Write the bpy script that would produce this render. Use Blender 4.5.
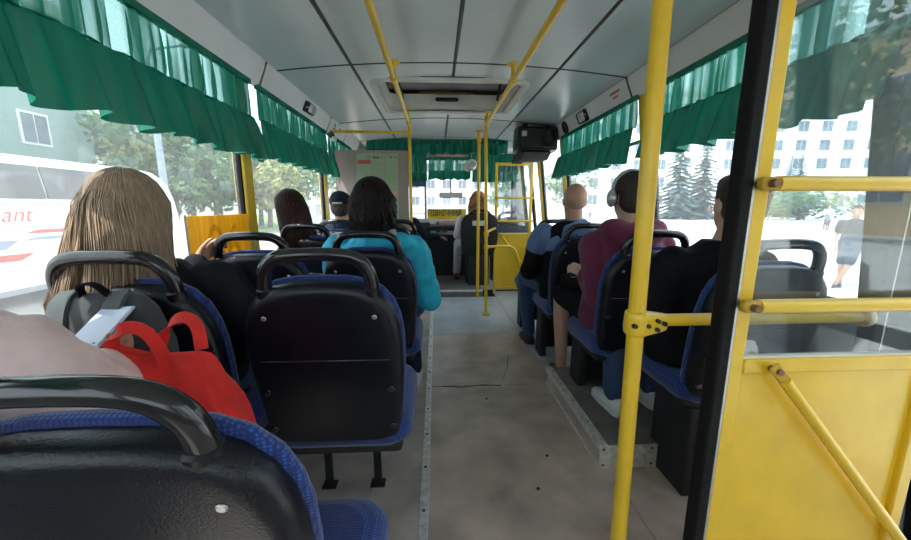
import bpy, bmesh, math, random
from mathutils import Vector, Matrix, noise
R = math.radians
PI = math.pi
for o in list(bpy.data.objects): bpy.data.objects.remove(o, do_unlink=True)
SC = bpy.context.scene
COL = SC.collection
random.seed(7)

# ------------------------------------------------------------------ camera, sky, sun, exposure
CAMH = 1.18
cam = bpy.data.cameras.new('camera'); camo = bpy.data.objects.new('camera', cam); COL.objects.link(camo)
cam.sensor_width = 36.0; cam.lens = 36.0 * 360.0 / 911.0; cam.clip_start = 0.02; cam.clip_end = 600
camo.location = (0, 0, CAMH); camo.rotation_euler = (R(90 - 10.08), 0, R(-3.0))
SC.camera = camo
SC.view_settings.view_transform = 'Standard'; SC.view_settings.look = 'None'
SC.view_settings.gamma = 1.0; SC.view_settings.use_curve_mapping = False
SC.view_settings.exposure = 1.42
w = bpy.data.worlds.new('sky'); SC.world = w; w.use_nodes = True
wn = w.node_tree; bg = wn.nodes['Background']
bg.inputs['Color'].default_value = (0.80, 0.91, 1.0, 1); bg.inputs['Strength'].default_value = 1.25
sun = bpy.data.lights.new('sun', 'SUN'); suno = bpy.data.objects.new('sun', sun); COL.objects.link(suno)
sun.energy = 3.0; sun.angle = R(0.6); sun.color = (1.0, 0.95, 0.86)
suno.location = (-9, -8, 20)
suno.rotation_euler = Vector((0.42, 0.40, -1.0)).to_track_quat('-Z', 'Y').to_euler()

# ------------------------------------------------------------------ materials
MATS = {}
def mat(name, col, rough=0.5, metal=0.0, var=0.12, scale=6.0, bump=0.0, bscale=60.0, coat=0.0, stretch=None, spec=0.5, sheen=0.0):
    m = bpy.data.materials.new(name); m.use_nodes = True
    nt = m.node_tree; p = nt.nodes['Principled BSDF']
    p.inputs['Roughness'].default_value = rough; p.inputs['Metallic'].default_value = metal
    p.inputs['Coat Weight'].default_value = coat; p.inputs['Specular IOR Level'].default_value = spec
    p.inputs['Sheen Weight'].default_value = sheen
    tc = nt.nodes.new('ShaderNodeTexCoord'); src = tc.outputs['Object']
    if stretch:
        mp = nt.nodes.new('ShaderNodeMapping'); mp.inputs['Scale'].default_value = stretch
        nt.links.new(src, mp.inputs['Vector']); src = mp.outputs['Vector']
    n = nt.nodes.new('ShaderNodeTexNoise'); n.inputs['Scale'].default_value = scale; n.inputs['Detail'].default_value = 4
    nt.links.new(src, n.inputs['Vector'])
    r = nt.nodes.new('ShaderNodeValToRGB')
    c = Vector(col[:3])
    r.color_ramp.elements[0].position = 0.3; r.color_ramp.elements[1].position = 0.7
    r.color_ramp.elements[0].color = (*[max(0, v * (1 - var)) for v in c], 1)
    r.color_ramp.elements[1].color = (*[min(1, v * (1 + var)) for v in c], 1)
    nt.links.new(n.outputs['Fac'], r.inputs['Fac']); nt.links.new(r.outputs['Color'], p.inputs['Base Color'])
    if bump:
        b = nt.nodes.new('ShaderNodeBump'); b.inputs['Strength'].default_value = bump; b.inputs['Distance'].default_value = 0.01
        n2 = nt.nodes.new('ShaderNodeTexNoise'); n2.inputs['Scale'].default_value = bscale
        nt.links.new(src, n2.inputs['Vector']); nt.links.new(n2.outputs['Fac'], b.inputs['Height']); nt.links.new(b.outputs['Normal'], p.inputs['Normal'])
    MATS[name] = m; return m

def glass_mat(name, tint, refl, haze, hazecol=(0.9, 0.94, 1.0)):
    m = bpy.data.materials.new(name); m.use_nodes = True; nt = m.node_tree; nt.nodes.clear()
    out = nt.nodes.new('ShaderNodeOutputMaterial')
    tr = nt.nodes.new('ShaderNodeBsdfTransparent'); tr.inputs['Color'].default_value = (*tint, 1)
    gl = nt.nodes.new('ShaderNodeBsdfGlossy'); gl.inputs['Roughness'].default_value = 0.0; gl.inputs['Color'].default_value = (1, 1, 1, 1)
    tl = nt.nodes.new('ShaderNodeBsdfTranslucent'); tl.inputs['Color'].default_value = (*hazecol, 1)
    df = nt.nodes.new('ShaderNodeBsdfDiffuse'); df.inputs['Color'].default_value = (*hazecol, 1)
    dm = nt.nodes.new('ShaderNodeMixShader'); dm.inputs[0].default_value = 0.4
    nt.links.new(tl.outputs[0], dm.inputs[1]); nt.links.new(df.outputs[0], dm.inputs[2])
    tc = nt.nodes.new('ShaderNodeTexCoord'); nz = nt.nodes.new('ShaderNodeTexNoise'); nz.inputs['Scale'].default_value = 3.0; nz.inputs['Detail'].default_value = 6
    nt.links.new(tc.outputs['Object'], nz.inputs['Vector'])
    mr = nt.nodes.new('ShaderNodeMapRange'); mr.inputs['From Min'].default_value = 0.3; mr.inputs['From Max'].default_value = 0.7
    mr.inputs['To Min'].default_value = haze * 0.7; mr.inputs['To Max'].default_value = haze * 1.3
    nt.links.new(nz.outputs['Fac'], mr.inputs['Value'])
    m1 = nt.nodes.new('ShaderNodeMixShader'); nt.links.new(mr.outputs[0], m1.inputs[0])
    nt.links.new(tr.outputs[0], m1.inputs[1]); nt.links.new(dm.outputs[0], m1.inputs[2])
    m2 = nt.nodes.new('ShaderNodeMixShader'); m2.inputs[0].default_value = refl
    nt.links.new(m1.outputs[0], m2.inputs[1]); nt.links.new(gl.outputs[0], m2.inputs[2])
    nt.links.new(m2.outputs[0], out.inputs[0]); MATS[name] = m; return m

def cloth_trans(name, col, trans, clear=0.0):
    """thin woven cloth: diffuse + light coming through + open weave"""
    m = bpy.data.materials.new(name); m.use_nodes = True; nt = m.node_tree; nt.nodes.clear()
    out = nt.nodes.new('ShaderNodeOutputMaterial')
    tc = nt.nodes.new('ShaderNodeTexCoord'); mp = nt.nodes.new('ShaderNodeMapping'); mp.inputs['Scale'].default_value = (14, 14, 1.2)
    nz = nt.nodes.new('ShaderNodeTexNoise'); nz.inputs['Scale'].default_value = 2.0
    nt.links.new(tc.outputs['Object'], mp.inputs[0]); nt.links.new(mp.outputs[0], nz.inputs['Vector'])
    rp = nt.nodes.new('ShaderNodeValToRGB'); rp.color_ramp.elements[0].position = .3; rp.color_ramp.elements[1].position = .7
    rp.color_ramp.elements[0].color = (*[c * .8 for c in col], 1); rp.color_ramp.elements[1].color = (*[min(1, c * 1.2) for c in col], 1)
    nt.links.new(nz.outputs['Fac'], rp.inputs['Fac'])
    d = nt.nodes.new('ShaderNodeBsdfDiffuse'); t = nt.nodes.new('ShaderNodeBsdfTranslucent'); g = nt.nodes.new('ShaderNodeBsdfGlossy'); g.inputs['Roughness'].default_value = .3
    g.inputs['Color'].default_value = (.5, .75, .65, 1)
    nt.links.new(rp.outputs[0], d.inputs['Color']); nt.links.new(rp.outputs[0], t.inputs['Color'])
    a = nt.nodes.new('ShaderNodeMixShader'); a.inputs[0].default_value = trans
    nt.links.new(d.outputs[0], a.inputs[1]); nt.links.new(t.outputs[0], a.inputs[2])
    b = nt.nodes.new('ShaderNodeMixShader'); b.inputs[0].default_value = 0.09
    nt.links.new(a.outputs[0], b.inputs[1]); nt.links.new(g.outputs[0], b.inputs[2]); last = b
    if clear:
        tr = nt.nodes.new('ShaderNodeBsdfTransparent'); tr.inputs['Color'].default_value = (.62, .86, .80, 1)
        c_ = nt.nodes.new('ShaderNodeMixShader'); c_.inputs[0].default_value = clear
        m3 = nt.nodes.new('ShaderNodeMapping'); m3.inputs['Scale'].default_value = (7, 7, .25); n3 = nt.nodes.new('ShaderNodeTexNoise'); n3.inputs['Scale'].default_value = 2.2; n3.inputs['Detail'].default_value = 5
        q3 = nt.nodes.new('ShaderNodeMapRange'); q3.inputs['From Min'].default_value = .46; q3.inputs['From Max'].default_value = .66; q3.inputs['To Min'].default_value = 0.02; q3.inputs['To Max'].default_value = clear * 2
        nt.links.new(tc.outputs['Object'], m3.inputs[0]); nt.links.new(m3.outputs[0], n3.inputs['Vector']); nt.links.new(n3.outputs['Fac'], q3.inputs['Value']); nt.links.new(q3.outputs[0], c_.inputs[0])
        nt.links.new(b.outputs[0], c_.inputs[1]); nt.links.new(tr.outputs[0], c_.inputs[2]); last = c_
    nt.links.new(last.outputs[0], out.inputs[0]); MATS[name] = m; return m

dm_ = bpy.data.materials.new('digit_film'); dm_.use_nodes = True; dm_.node_tree.nodes.clear()
_o = dm_.node_tree.nodes.new('ShaderNodeOutputMaterial'); _t = dm_.node_tree.nodes.new('ShaderNodeBsdfTransparent'); _t.inputs['Color'].default_value = (.74, .66, .6, 1)
dm_.node_tree.links.new(_t.outputs[0], _o.inputs[0]); MATS['digit_film'] = dm_
def weave_mat(name, c1, c2, sc):
    """blue seat cloth with a fine woven dot pattern"""
    m = mat(name, c1, .85, var=.15, scale=12, sheen=.3); nt = m.node_tree; p = nt.nodes['Principled BSDF']
    tc = nt.nodes.new('ShaderNodeTexCoord'); ch = nt.nodes.new('ShaderNodeTexVoronoi'); ch.inputs['Scale'].default_value = sc; ch.inputs['Randomness'].default_value = .15
    nt.links.new(tc.outputs['Object'], ch.inputs['Vector'])
    rp = nt.nodes.new('ShaderNodeValToRGB'); rp.color_ramp.elements[0].position = .25; rp.color_ramp.elements[1].position = .5
    rp.color_ramp.elements[0].color = (*c1, 1); rp.color_ramp.elements[1].color = (*c2, 1)
    nt.links.new(ch.outputs['Distance'], rp.inputs['Fac']); nt.links.new(rp.outputs[0], p.inputs['Base Color'])
    b = nt.nodes.new('ShaderNodeBump'); b.inputs['Strength'].default_value = .5; b.inputs['Distance'].default_value = .004; b.invert = True
    nt.links.new(ch.outputs['Distance'], b.inputs['Height']); nt.links.new(b.outputs[0], p.inputs['Normal']); return m

mat('yellow', (.80, .50, .022), .38, var=.07, scale=9, bump=.06, bscale=35, coat=.15)
mat('yellow_worn', (.55, .33, .03), .5, var=.3, scale=40)
mat('rust', (.22, .12, .05), .6, .3, var=.4, scale=60)
mat('rubber', (.006, .006, .007), .7, spec=.2, var=.2, scale=20)
mat('black_plastic', (.005, .006, .011), .34, var=.25, scale=14, bump=.12, bscale=260, spec=.38)
mat('black_gloss', (.012, .012, .014), .16, var=.2, scale=10, coat=.3)
mat('black_matte', (.012, .012, .014), .7, var=.3, scale=14)
weave_mat('seat_blue', (.018, .085, .36), (.006, .02, .13), 150)
mat('steel_dark', (.03, .03, .033), .4, .5, var=.3)
mat('steel', (.52, .53, .54), .35, .9, var=.15, scale=30)
mat('alu', (.74, .73, .69), .40, .45, var=.25, scale=40)
mat('ceil', (.66, .71, .74), .25, var=.05, scale=2.5, bump=.05, bscale=3)
mat('cove', (.74, .74, .75), .40, var=.05, scale=4)
mat('seam', (.05, .055, .06), .5, var=.2)
mat('white_plastic', (.74, .72, .67), .42, var=.08, scale=6)
mat('grey_plastic', (.30, .30, .31), .5, var=.15)
mat('wall_int', (.30, .31, .32), .55, var=.12, scale=4)
mat('outer', (.70, .55, .10), .4)
mat('floor_brown', (.50, .40, .34), .30, var=.28, scale=5, bump=.15, bscale=90)
mat('floor_left', (.44, .385, .345), .38, var=.25, scale=6, bump=.15, bscale=90)
mat('floor_reflect_blue', (.45, .50, .54), .28, var=.2, scale=4, bump=.1, bscale=90)  # brown floor with its blue-grey reflection put into the base colour
mat('podium_top', (.16, .15, .14), .55, var=.3, scale=8)
mat('panel_beige', (.36, .295, .255), .55, var=.05, scale=3)
mat('poster', (.36, .46, .30), .6, var=.05)
mat('ink', (.05, .07, .05), .6, var=.1)
mat('ink_red', (.55, .10, .07), .6, var=.1)
mat('ink_green', (.22, .34, .22), .6, var=.1)
mat('ink_pink', (.70, .35, .28), .6, var=.1)
mat('ink_blue', (.12, .18, .40), .6, var=.1)
mat('sign_yellow', (.85, .60, .03), .5, var=.05)
mat('skin', (.56, .33, .24), .5, var=.08, scale=20)
mat('skin_tan', (.46, .25, .17), .5, var=.08, scale=20)
mat('hair_blond', (.37, .26, .18), .42, spec=.35, var=.26, scale=9, stretch=(9, 9, .5))
mat('hair_brown', (.032, .010, .008), .42, spec=.25, var=.5, scale=9, stretch=(9, 9, .5))
mat('hair_dark', (.012, .005, .005), .45, spec=.22, var=.5, scale=9, stretch=(6, 6, 1.0))
mat('hair_red', (.46, .17, .05), .42, var=.5, scale=14)
mat('hair_short', (.030, .018, .013), .6, var=.4, scale=60, bump=.5, bscale=300)
mat('stubble', (.40, .23, .17), .6, var=.2, scale=80)
def fabric(n, c, rough=.85, var=.15, bump=.35, bs=18): return mat(n, c, rough, var=var, scale=14, bump=bump, bscale=bs, sheen=.12 if max(c) > .05 else 0.0, spec=.3 if max(c) > .05 else .12)
fabric('f_dark', (.018, .019, .024)); fabric('f_black', (.008, .008, .010)); fabric('f_cyan', (.02, .46, .66), .6)
fabric('f_white', (.66, .67, .74)); fabric('f_navy', (.02, .028, .05)); fabric('f_purple', (.135, .022, .054))
fabric('f_denim_light', (.11, .17, .32)); fabric('f_jeans', (.03, .06, .13)); fabric('f_pink', (.78, .58, .56), .8)
fabric('f_beige', (.45, .38, .31)); fabric('f_grey', (.055, .06, .065)); fabric('f_lightgrey', (.42, .43, .45))
fabric('f_red', (.72, .025, .018), .7, bump=.3, bs=14); fabric('f_cap', (.014, .018, .035)); fabric('f_strap', (.09, .105, .11))
fabric('f_boy', (.03, .04, .06)); fabric('f_jeans_light', (.22, .27, .40))
mat('shoe_white', (.66, .66, .65), .6); mat('shoe_dark', (.03, .03, .035), .6); mat('shoe_red', (.35, .05, .04), .6)
mat('phone', (.55, .62, .78), .2); mat('eye', (.02, .015, .012), .2)
cloth_trans('curtain_top', (.004, .17, .115), .5, .22); cloth_trans('curtain_ruffle', (.002, .165, .108), .15, .0); cloth_trans('board_trans', (.88, .55, .02), .5, .0); cloth_trans('curtain_blue', (.03, .07, .22), .4, .0)
glass_mat('glass_side', (.94, .97, .97), .04, .085); glass_mat('glass_part', (.90, .94, .96), .085, .05, (.85, .92, 1.0)); glass_mat('glass_front', (.96, .98, .98), .05, .06)
mat('coach_white', (.80, .80, .80), .25, var=.03, coat=.4); mat('coach_glass', (.13, .125, .125), .12, var=.35, scale=.8, spec=.35)
mat('asphalt', (.30, .27, .235), .85, var=.08, scale=1.5); mat('plaza', (.62, .61, .59), .8, var=.05, scale=1.0); mat('kerb', (.5, .5, .48), .8)
mat('foliage', (.07, .14, .045), .7, var=.5, scale=1.5); mat('foliage_yellow', (.24, .26, .07), .7, var=.5, scale=1.5); mat('spruce', (.055, .10, .085), .75, var=.4, scale=1.5)
mat('bark', (.14, .10, .07), .9, var=.3, bump=.5, bscale=20)
mat('house_green', (.19, .28, .26), .8, var=.05, scale=.5); mat('house_yellow', (.72, .55, .30), .8, var=.05, scale=.5); mat('house_grey', (.56, .57, .60), .8, var=.05, scale=.5); mat('house_pale', (.64, .62, .60), .8, var=.06, scale=.5)
mat('house_window', (.10, .13, .17), .1, var=.3, scale=.6, spec=.9); mat('roof_green', (.22, .36, .33), .6); mat('lamp_grey', (.26, .31, .40), .5); mat('car_grey', (.35, .42, .48), .3, coat=.5); mat('grass', (.16, .24, .08), .9, var=.4, scale=3)

# ------------------------------------------------------------------ mesh helpers
class MB:
    def __init__(s): s.v = []; s.f = []
    def add(s, vs, fs):
        b = len(s.v); s.v += [Vector(q) for q in vs]; s.f += [tuple(i + b for i in f) for f in fs]; return s
    def box(s, c, d, rot=None):
        x, y, z = [k / 2 for k in d]
        vs = [Vector((sx * x, sy * y, sz * z)) for sz in (-1, 1) for sy in (-1, 1) for sx in (-1, 1)]
        if rot is not None: vs = [rot @ q for q in vs]
        c = Vector(c)
        return s.add([q + c for q in vs], [(0, 2, 3, 1), (4, 5, 7, 6), (0, 1, 5, 4), (2, 6, 7, 3), (0, 4, 6, 2), (1, 3, 7, 5)])
    def bb(s, x0, x1, y0, y1, z0, z1): return s.box(((x0 + x1) / 2, (y0 + y1) / 2, (z0 + z1) / 2), (x1 - x0, y1 - y0, z1 - z0))
    def loft(s, rings, close=True, cap=True):
        n = len(rings[0]); vs = [p for r in rings for p in r]; fs = []
        for i in range(len(rings) - 1):
            for j in range(n if close else n - 1):
                k = (j + 1) % n
                fs.append((i * n + j, i * n + k, (i + 1) * n + k, (i + 1) * n + j))
        if cap: fs.append(tuple(range(n))[::-1]); fs.append(tuple((len(rings) - 1) * n + j for j in range(n)))
        return s.add(vs, fs)
    def tube(s, pts, r, n=10, flat=1.0):
        pts = [Vector(p) for p in pts]; rs = r if isinstance(r, (list, tuple)) else [r] * len(pts)
        t0 = (pts[1] - pts[0]).normalized(); u = t0.orthogonal().normalized(); rings = []
        for i, p in enumerate(pts):
            t = (pts[min(i + 1, len(pts) - 1)] - pts[max(i - 1, 0)]).normalized()
            u = (u - t * u.dot(t)).normalized(); w_ = t.cross(u)
            rings.append([p + (u * math.cos(a) + w_ * math.sin(a) * flat) * rs[i] for a in [2 * PI * k / n for k in range(n)]])
        return s.loft(rings)
    def cyl(s, a, b, r, n=12, r2=None): return s.tube([a, b], [r, r if r2 is None else r2], n)
    def cap(s, a, ra, b, rb, n=12):
        a, b = Vector(a), Vector(b); d = (b - a)
        if d.length < 1e-6: return s.ell(a, (ra,) * 3)
        d.normalize(); pts = []; rs = []
        for k in (80, 50, 20): pts.append(a - d * ra * math.sin(R(k))); rs.append(ra * math.cos(R(k)))
        pts += [a, b]; rs += [ra, rb]
        for k in (20, 50, 80): pts.append(b + d * rb * math.sin(R(k))); rs.append(rb * math.cos(R(k)))
        return s.tube(pts, rs, n)
    def chain(s, ps, rs, n=12):
        for i in range(len(ps) - 1): s.cap(ps[i], rs[i], ps[i + 1], rs[i + 1], n)
        return s
    def ell(s, c, r, M=None, n=16, m=10):
        c = Vector(c); rings = []
        for i in range(m):
            th = PI * (i + .5) / m - PI / 2
            ring = []
            for j in range(n):
                a = 2 * PI * j / n; q = Vector((r[0] * math.cos(th) * math.cos(a), r[1] * math.cos(th) * math.sin(a), r[2] * math.sin(th)))
                ring.append(c + (M @ q if M is not None else q))
            rings.append(ring)
        return s.loft(rings)
    def prism(s, poly, axis, a, b):
        f = {'x': lambda p, t: (t, p[0], p[1]), 'y': lambda p, t: (p[0], t, p[1]), 'z': lambda p, t: (p[0], p[1], t)}[axis]
        return s.loft([[Vector(f(p, a)) for p in poly], [Vector(f(p, b)) for p in poly]])
    def xform(s, M): s.v = [M @ q for q in s.v]; return s
    def mesh(s, name):
        me = bpy.data.meshes.new(name); me.from_pydata([tuple(q) for q in s.v], [], s.f)
        bm = bmesh.new(); bm.from_mesh(me); bmesh.ops.recalc_face_normals(bm, faces=bm.faces); bm.to_mesh(me); bm.free()
        return me
    def build(s, name, m, parent=None, smooth=False, bevel=0, seg=2):
        return obj(name, s.mesh(name), m, parent, smooth, bevel, seg)

def wloc(p):
    t = Vector((0, 0, 0))
    while p is not None: t += p.location + p.matrix_parent_inverse.translation; p = p.parent
    return t
def obj(name, me, m, parent=None, smooth=False, bevel=0, seg=2):
    o = bpy.data.objects.new(name, me); COL.objects.link(o)
    if m: me.materials.clear(); me.materials.append(MATS[m] if isinstance(m, str) else m)
    if parent is not None:
        o.parent = parent; o.matrix_parent_inverse = Matrix.Translation(-wloc(parent))
    if smooth:
        for p in me.polygons: p.use_smooth = True
        if smooth != 'all':
            try: me.set_sharp_from_angle(angle=R(38))
            except Exception: pass
    if bevel:
        b = o.modifiers.new('bevel', 'BEVEL'); b.width = bevel; b.segments = seg; b.limit_method = 'ANGLE'; b.angle_limit = R(40)
        for p in me.polygons: p.use_smooth = True
        try: me.set_sharp_from_angle(angle=R(60))
        except Exception: pass
    return o
def tag(o, label=None, cat=None, group=None, kind=None):
    if label: o['label'] = label
    if cat: o['category'] = cat
    if group: o['group'] = group
    if kind: o['kind'] = kind
    return o
def thing(name, label, cat, loc=(0, 0, 0), group=None):
    o = bpy.data.objects.new(name, None); COL.objects.link(o); o.location = loc; o.empty_display_size = .1
    return tag(o, label, cat, group)
def copy_tree(o, parent=None):
    c = o.copy(); COL.objects.link(c)
    if parent is not None: c.parent = parent; c.matrix_parent_inverse = o.matrix_parent_inverse.copy()
    for ch in list(o.children): copy_tree(ch, c)
    return c
def struct(o, label=None, cat=None): return tag(o, label, cat, kind='structure')
def empty_struct(name, loc=(0, 0, 0)):
    o = bpy.data.objects.new(name, None); COL.objects.link(o); o.location = loc; o['kind'] = 'structure'; return o
def remesh(mb, vox, smooth=4, fold=0.0, ffreq=(7, 7, 4), seed=0):
    me = mb.mesh('tmp'); o = bpy.data.objects.new('tmp', me); COL.objects.link(o)
    md = o.modifiers.new('r', 'REMESH'); md.mode = 'VOXEL'; md.voxel_size = vox
    if smooth: sm = o.modifiers.new('s', 'SMOOTH'); sm.factor = .5; sm.iterations = smooth
    dg = bpy.context.evaluated_depsgraph_get(); out = bpy.data.meshes.new_from_object(o.evaluated_get(dg))
    bpy.data.objects.remove(o, do_unlink=True); bpy.data.meshes.remove(me)
    if fold:
        off = Vector((seed * 3.1, seed * 1.7, seed * 2.3))
        ns = [v.normal.copy() for v in out.vertices]
        for v, nn in zip(out.vertices, ns):
            q = Vector((v.co.x * ffreq[0], v.co.y * ffreq[1], v.co.z * ffreq[2])) + off
            a = noise.noise(q); b = 1 - abs(noise.noise(q * 2.1 + Vector((5, 5, 5)))) * 2
            v.co += nn * fold * (a * .9 + b * .6)
    for p in out.polygons: p.use_smooth = True
    return out
def text_obj(name, txt, m, M, size, parent=None, extrude=.0008, shear=0.0, offset=0.0, align='CENTER'):
    cu = bpy.data.curves.new(name, 'FONT'); cu.body = txt; cu.size = size; cu.extrude = extrude; cu.align_x = align; cu.align_y = 'CENTER'
    cu.shear = shear; cu.offset = offset; cu.resolution_u = 3
    o = bpy.data.objects.new('tmp', cu); COL.objects.link(o)
    dg = bpy.context.evaluated_depsgraph_get(); me = bpy.data.meshes.new_from_object(o.evaluated_get(dg))
    bpy.data.objects.remove(o, do_unlink=True); me.transform(M); me.name = name
    return obj(name, me, m, parent)
def plane_M(origin, right, up):
    r_, u_ = Vector(right).normalized(), Vector(up).normalized(); n_ = r_.cross(u_)
    return Matrix.Translation(Vector(origin)) @ Matrix((r_, u_, n_)).transposed().to_4x4()

# ------------------------------------------------------------------ the bus: floor, walls, ceiling
YR, YF = -1.7, 6.25
XL = -1.12
def xr(z): return 1.34 + max(0.0, 1.9 - z) * .13
def zc(x): return 2.09 - .07 * ((x - .13) / 1.15) ** 2
ZT = 2.36

fl = MB().bb(-1.16, 1.66, YR, 5.05, -.16, -.012).build('floor', 'rubber'); struct(fl, 'worn brown linoleum bus floor', 'floor')
def sheet(x0, x1, y0, y1, m): return MB().bb(x0, x1, y0, y1, -.012, 0).build('floor_sheet', m, fl, bevel=.003)
sheet(XL, -.075, YR, 4.6, 'floor_left'); sheet(-.045, .775, YR, 2.22, 'floor_brown'); sheet(.778, 1.58, YR, 2.6, 'floor_brown')
sheet(-.045, .775, 2.224, 3.2, 'floor_brown'); sheet(-.045, .775, 3.203, 4.6, 'floor_reflect_blue'); sheet(.778, 1.58, 2.603, 4.9, 'floor_reflect_blue')  # far sheets carry the reflected blue-grey as their own colour
st = MB().bb(-.078, -.042, YR, 4.6, -.012, .004).build('edge_strip', 'alu', fl, bevel=.002)
for i in range(16): MB().cyl((-.06, .75 + i * .24, .004), (-.06, .75 + i * .24, .0065), .006, 10).build('screw', 'steel_dark', st)
for (x, y) in ((.42, 1.32), (.52, 1.52), (.30, 2.05)): MB().cyl((x, y, 0), (x, y, .002), .008, 10).build('screw', 'steel_dark', fl)
for k, pts in enumerate(([(.02, 2.22), (.16, 2.20), (.30, 2.225), (.42, 2.21)], [(.45, 2.3), (.52, 2.5), (.56, 2.7)])):
    MB().tube([(x, y, .0005) for x, y in pts], .004, 5, .3).build('crack', 'seam', fl)
# raised driver's floor and its step edge
cf = MB().bb(XL, .60, 4.6, YF, -.01, .088).build('floor', 'podium_top'); struct(cf, 'raised dark floor around the driver', 'floor')
MB().bb(-.9, .60, 4.585, 4.63, .072, .092).build('edge_strip', 'alu', cf, bevel=.003)
MB().bb(.60, 1.6, 4.95, YF, -.35, -.30).build('step', 'floor_reflect_blue', cf)

# left wall
LO = [(-1.5, .12), (.22, 2.20), (2.30, 3.74), (3.84, 5.15), (5.25, 6.1)]
wl = MB().bb(-1.17, XL, YR, YF, -.16, .82).bb(-1.17, -1.10, YR, YF, 1.94, ZT).build('wall_left', 'wall_int'); struct(wl)
edges = [YR] + [v for p in LO for v in p] + [YF]
for i in range(0, len(edges), 2):
    if edges[i + 1] - edges[i] > .01: MB().bb(-1.165, -1.10, edges[i], edges[i + 1], .80, 1.95).build('pillar', 'yellow', wl, bevel=.008)
def ring_frame(pts_in, t, depth, axisn):
    """closed bar frame along a quad loop"""
    mb = MB(); n = len(pts_in)
    for i in range(n):
        a, b = Vector(pts_in[i]), Vector(pts_in[(i + 1) % n]); d = (b - a).normalized(); s_ = Vector(axisn).cross(d).normalized()
        m_ = Matrix((d, s_, Vector(axisn).normalized())).transposed()
        mb.box((a + b) / 2, ((b - a).length + t, t, depth), m_)
    return mb
for i, (a, b) in enumerate(LO):
    q = [(-1.135, a, .82), (-1.135, b, .82), (-1.135, b, 1.94), (-1.135, a, 1.94)]
    f = ring_frame(q, .022, .04, (1, 0, 0)).build('window_%d' % (i + 1), 'rubber', bevel=.004); struct(f)
    MB().bb(-1.139, -1.135, a, b, .82, 1.94).build('pane', 'glass_side', f)
    if i in (1, 2): MB().bb(-1.137, -1.117, a, b, 1.612, 1.634).build('glazing_bar', 'grey_plastic', f)
# right wall, leaning in towards the roof
RO = [(-1.55, -.6), (1.14, 2.36), (2.46, 3.90), (4.0, 4.82)]
def rpris(z0, z1, y0, y1, t=.045, inn=0.0):
    return MB().loft([[Vector((xr(z) + dx, y, z)) for z, dx in ((z0, -inn), (z1, -inn), (z1, t), (z0, t))] for y in (y0, y1)])
lowr = MB()
for (a, b) in ((YR, -.52), (.98, 4.90), (5.95, YF)):
    k = rpris(-.16, .82, a, b); lowr.add(k.v, k.f)
k = rpris(1.94, ZT, YR, YF); lowr.add(k.v, k.f)
wr = lowr.build('wall_right', 'wall_int'); struct(wr)
for (a, b) in ((YR, -1.55), (-.6, -.5), (.98, 1.14), (2.36, 2.46), (3.90, 4.0), (4.82, 4.92), (5.9, YF)):
    rpris(.80, 1.95, a, b, .04, .02).build('pillar', 'rubber' if .9 < a < 1 else 'yellow', wr, bevel=.008)
def rpane(a, b, z0, z1): return MB().loft([[Vector((xr(z) + dx, y, z)) for z, dx in ((z0, .018), (z1, .018), (z1, .022), (z0, .022))] for y in (a, b)])
nrm = Vector((1, 0, .13)).normalized()
wi = len(LO)
for i, (a, b) in enumerate(RO):
    q = [(xr(.82) + .02, a, .82), (xr(.82) + .02, b, .82), (xr(1.94) + .02, b, 1.94), (xr(1.94) + .02, a, 1.94)]
    f = ring_frame(q, .03, .04, nrm).build('window_%d' % (wi + i + 1), 'rubber', bevel=.004); struct(f)
    rpane(a, b, .82, 1.94).build('pane', 'glass_side', f)
    if i in (1, 2): rpris(1.60, 1.622, a, b, .02, -.005).build('glazing_bar', 'grey_plastic', f)
# folding doors: rear one beside the camera, front one by the driver
for n_, (a, b) in enumerate(((-.5, .98), (4.92, 5.9))):
    dr = empty_struct('door_%d' % (n_ + 1), (1.5, (a + b) / 2, 0))
    mid = (a + b) / 2
    for (p, q_) in ((a, mid), (mid, b)):
        qq = [(xr(z) + .02, y, z) for y, z in ((p + .03, -.3), (q_ - .03, -.3), (q_ - .03, 1.9), (p + .03, 1.9))]
        lf = ring_frame(qq, .05, .03, nrm).build('door_leaf', 'rubber', dr, bevel=.004)
        rpane(p + .03, q_ - .03, -.3, 1.9).build('pane', 'glass_side', lf)
        rpris(.72, .78, p + .03, q_ - .03, .03, -.005).build('crossbar', 'rubber', lf)
# rear and front ends
we = MB().bb(-1.17, 1.62, YR - .05, YR, -.16, .92).bb(-1.17, 1.62, YR - .05, YR, 1.85, ZT).bb(-1.17, -.95, YR - .05, YR, .92, 1.85).bb(1.15, 1.62, YR - .05, YR, .92, 1.85).build('wall_back', 'wall_int'); struct(we)
f = ring_frame([(-.95, YR - .02, .92), (1.15, YR - .02, .92), (1.15, YR - .02, 1.85), (-.95, YR - .02, 1.85)], .03, .04, (0, 1, 0)).build('window_10', 'rubber', bevel=.004); struct(f)
MB().bb(-.95, 1.15, YR - .024, YR - .02, .92, 1.85).build('pane', 'glass_side', f)
wf = MB().bb(-1.17, 1.5, YF, YF + .05, -.35, .95).bb(-1.17, 1.5, YF, YF + .05, 1.95, ZT).bb(-1.17, -1.05, YF, YF + .05, .95, 1.95).bb(1.3, 1.5, YF, YF + .05, .95, 1.95).build('wall_front', 'wall_int'); struct(wf)
f = ring_frame([(-1.05, YF + .02, .95), (1.3, YF + .02, .95), (1.3, YF + .02, 1.95), (-1.05, YF + .02, 1.95)], .03, .05, (0, 1, 0)).build('window_11', 'rubber', bevel=.004); struct(f)
MB().bb(-1.05, 1.3, YF + .02, YF + .024, .95, 1.95).build('pane', 'glass_front', f)
MB().bb(-.20, -.165, YF + .0, YF + .04, .95, 1.95).build('windscreen_post', 'grey_plastic', f)

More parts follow.
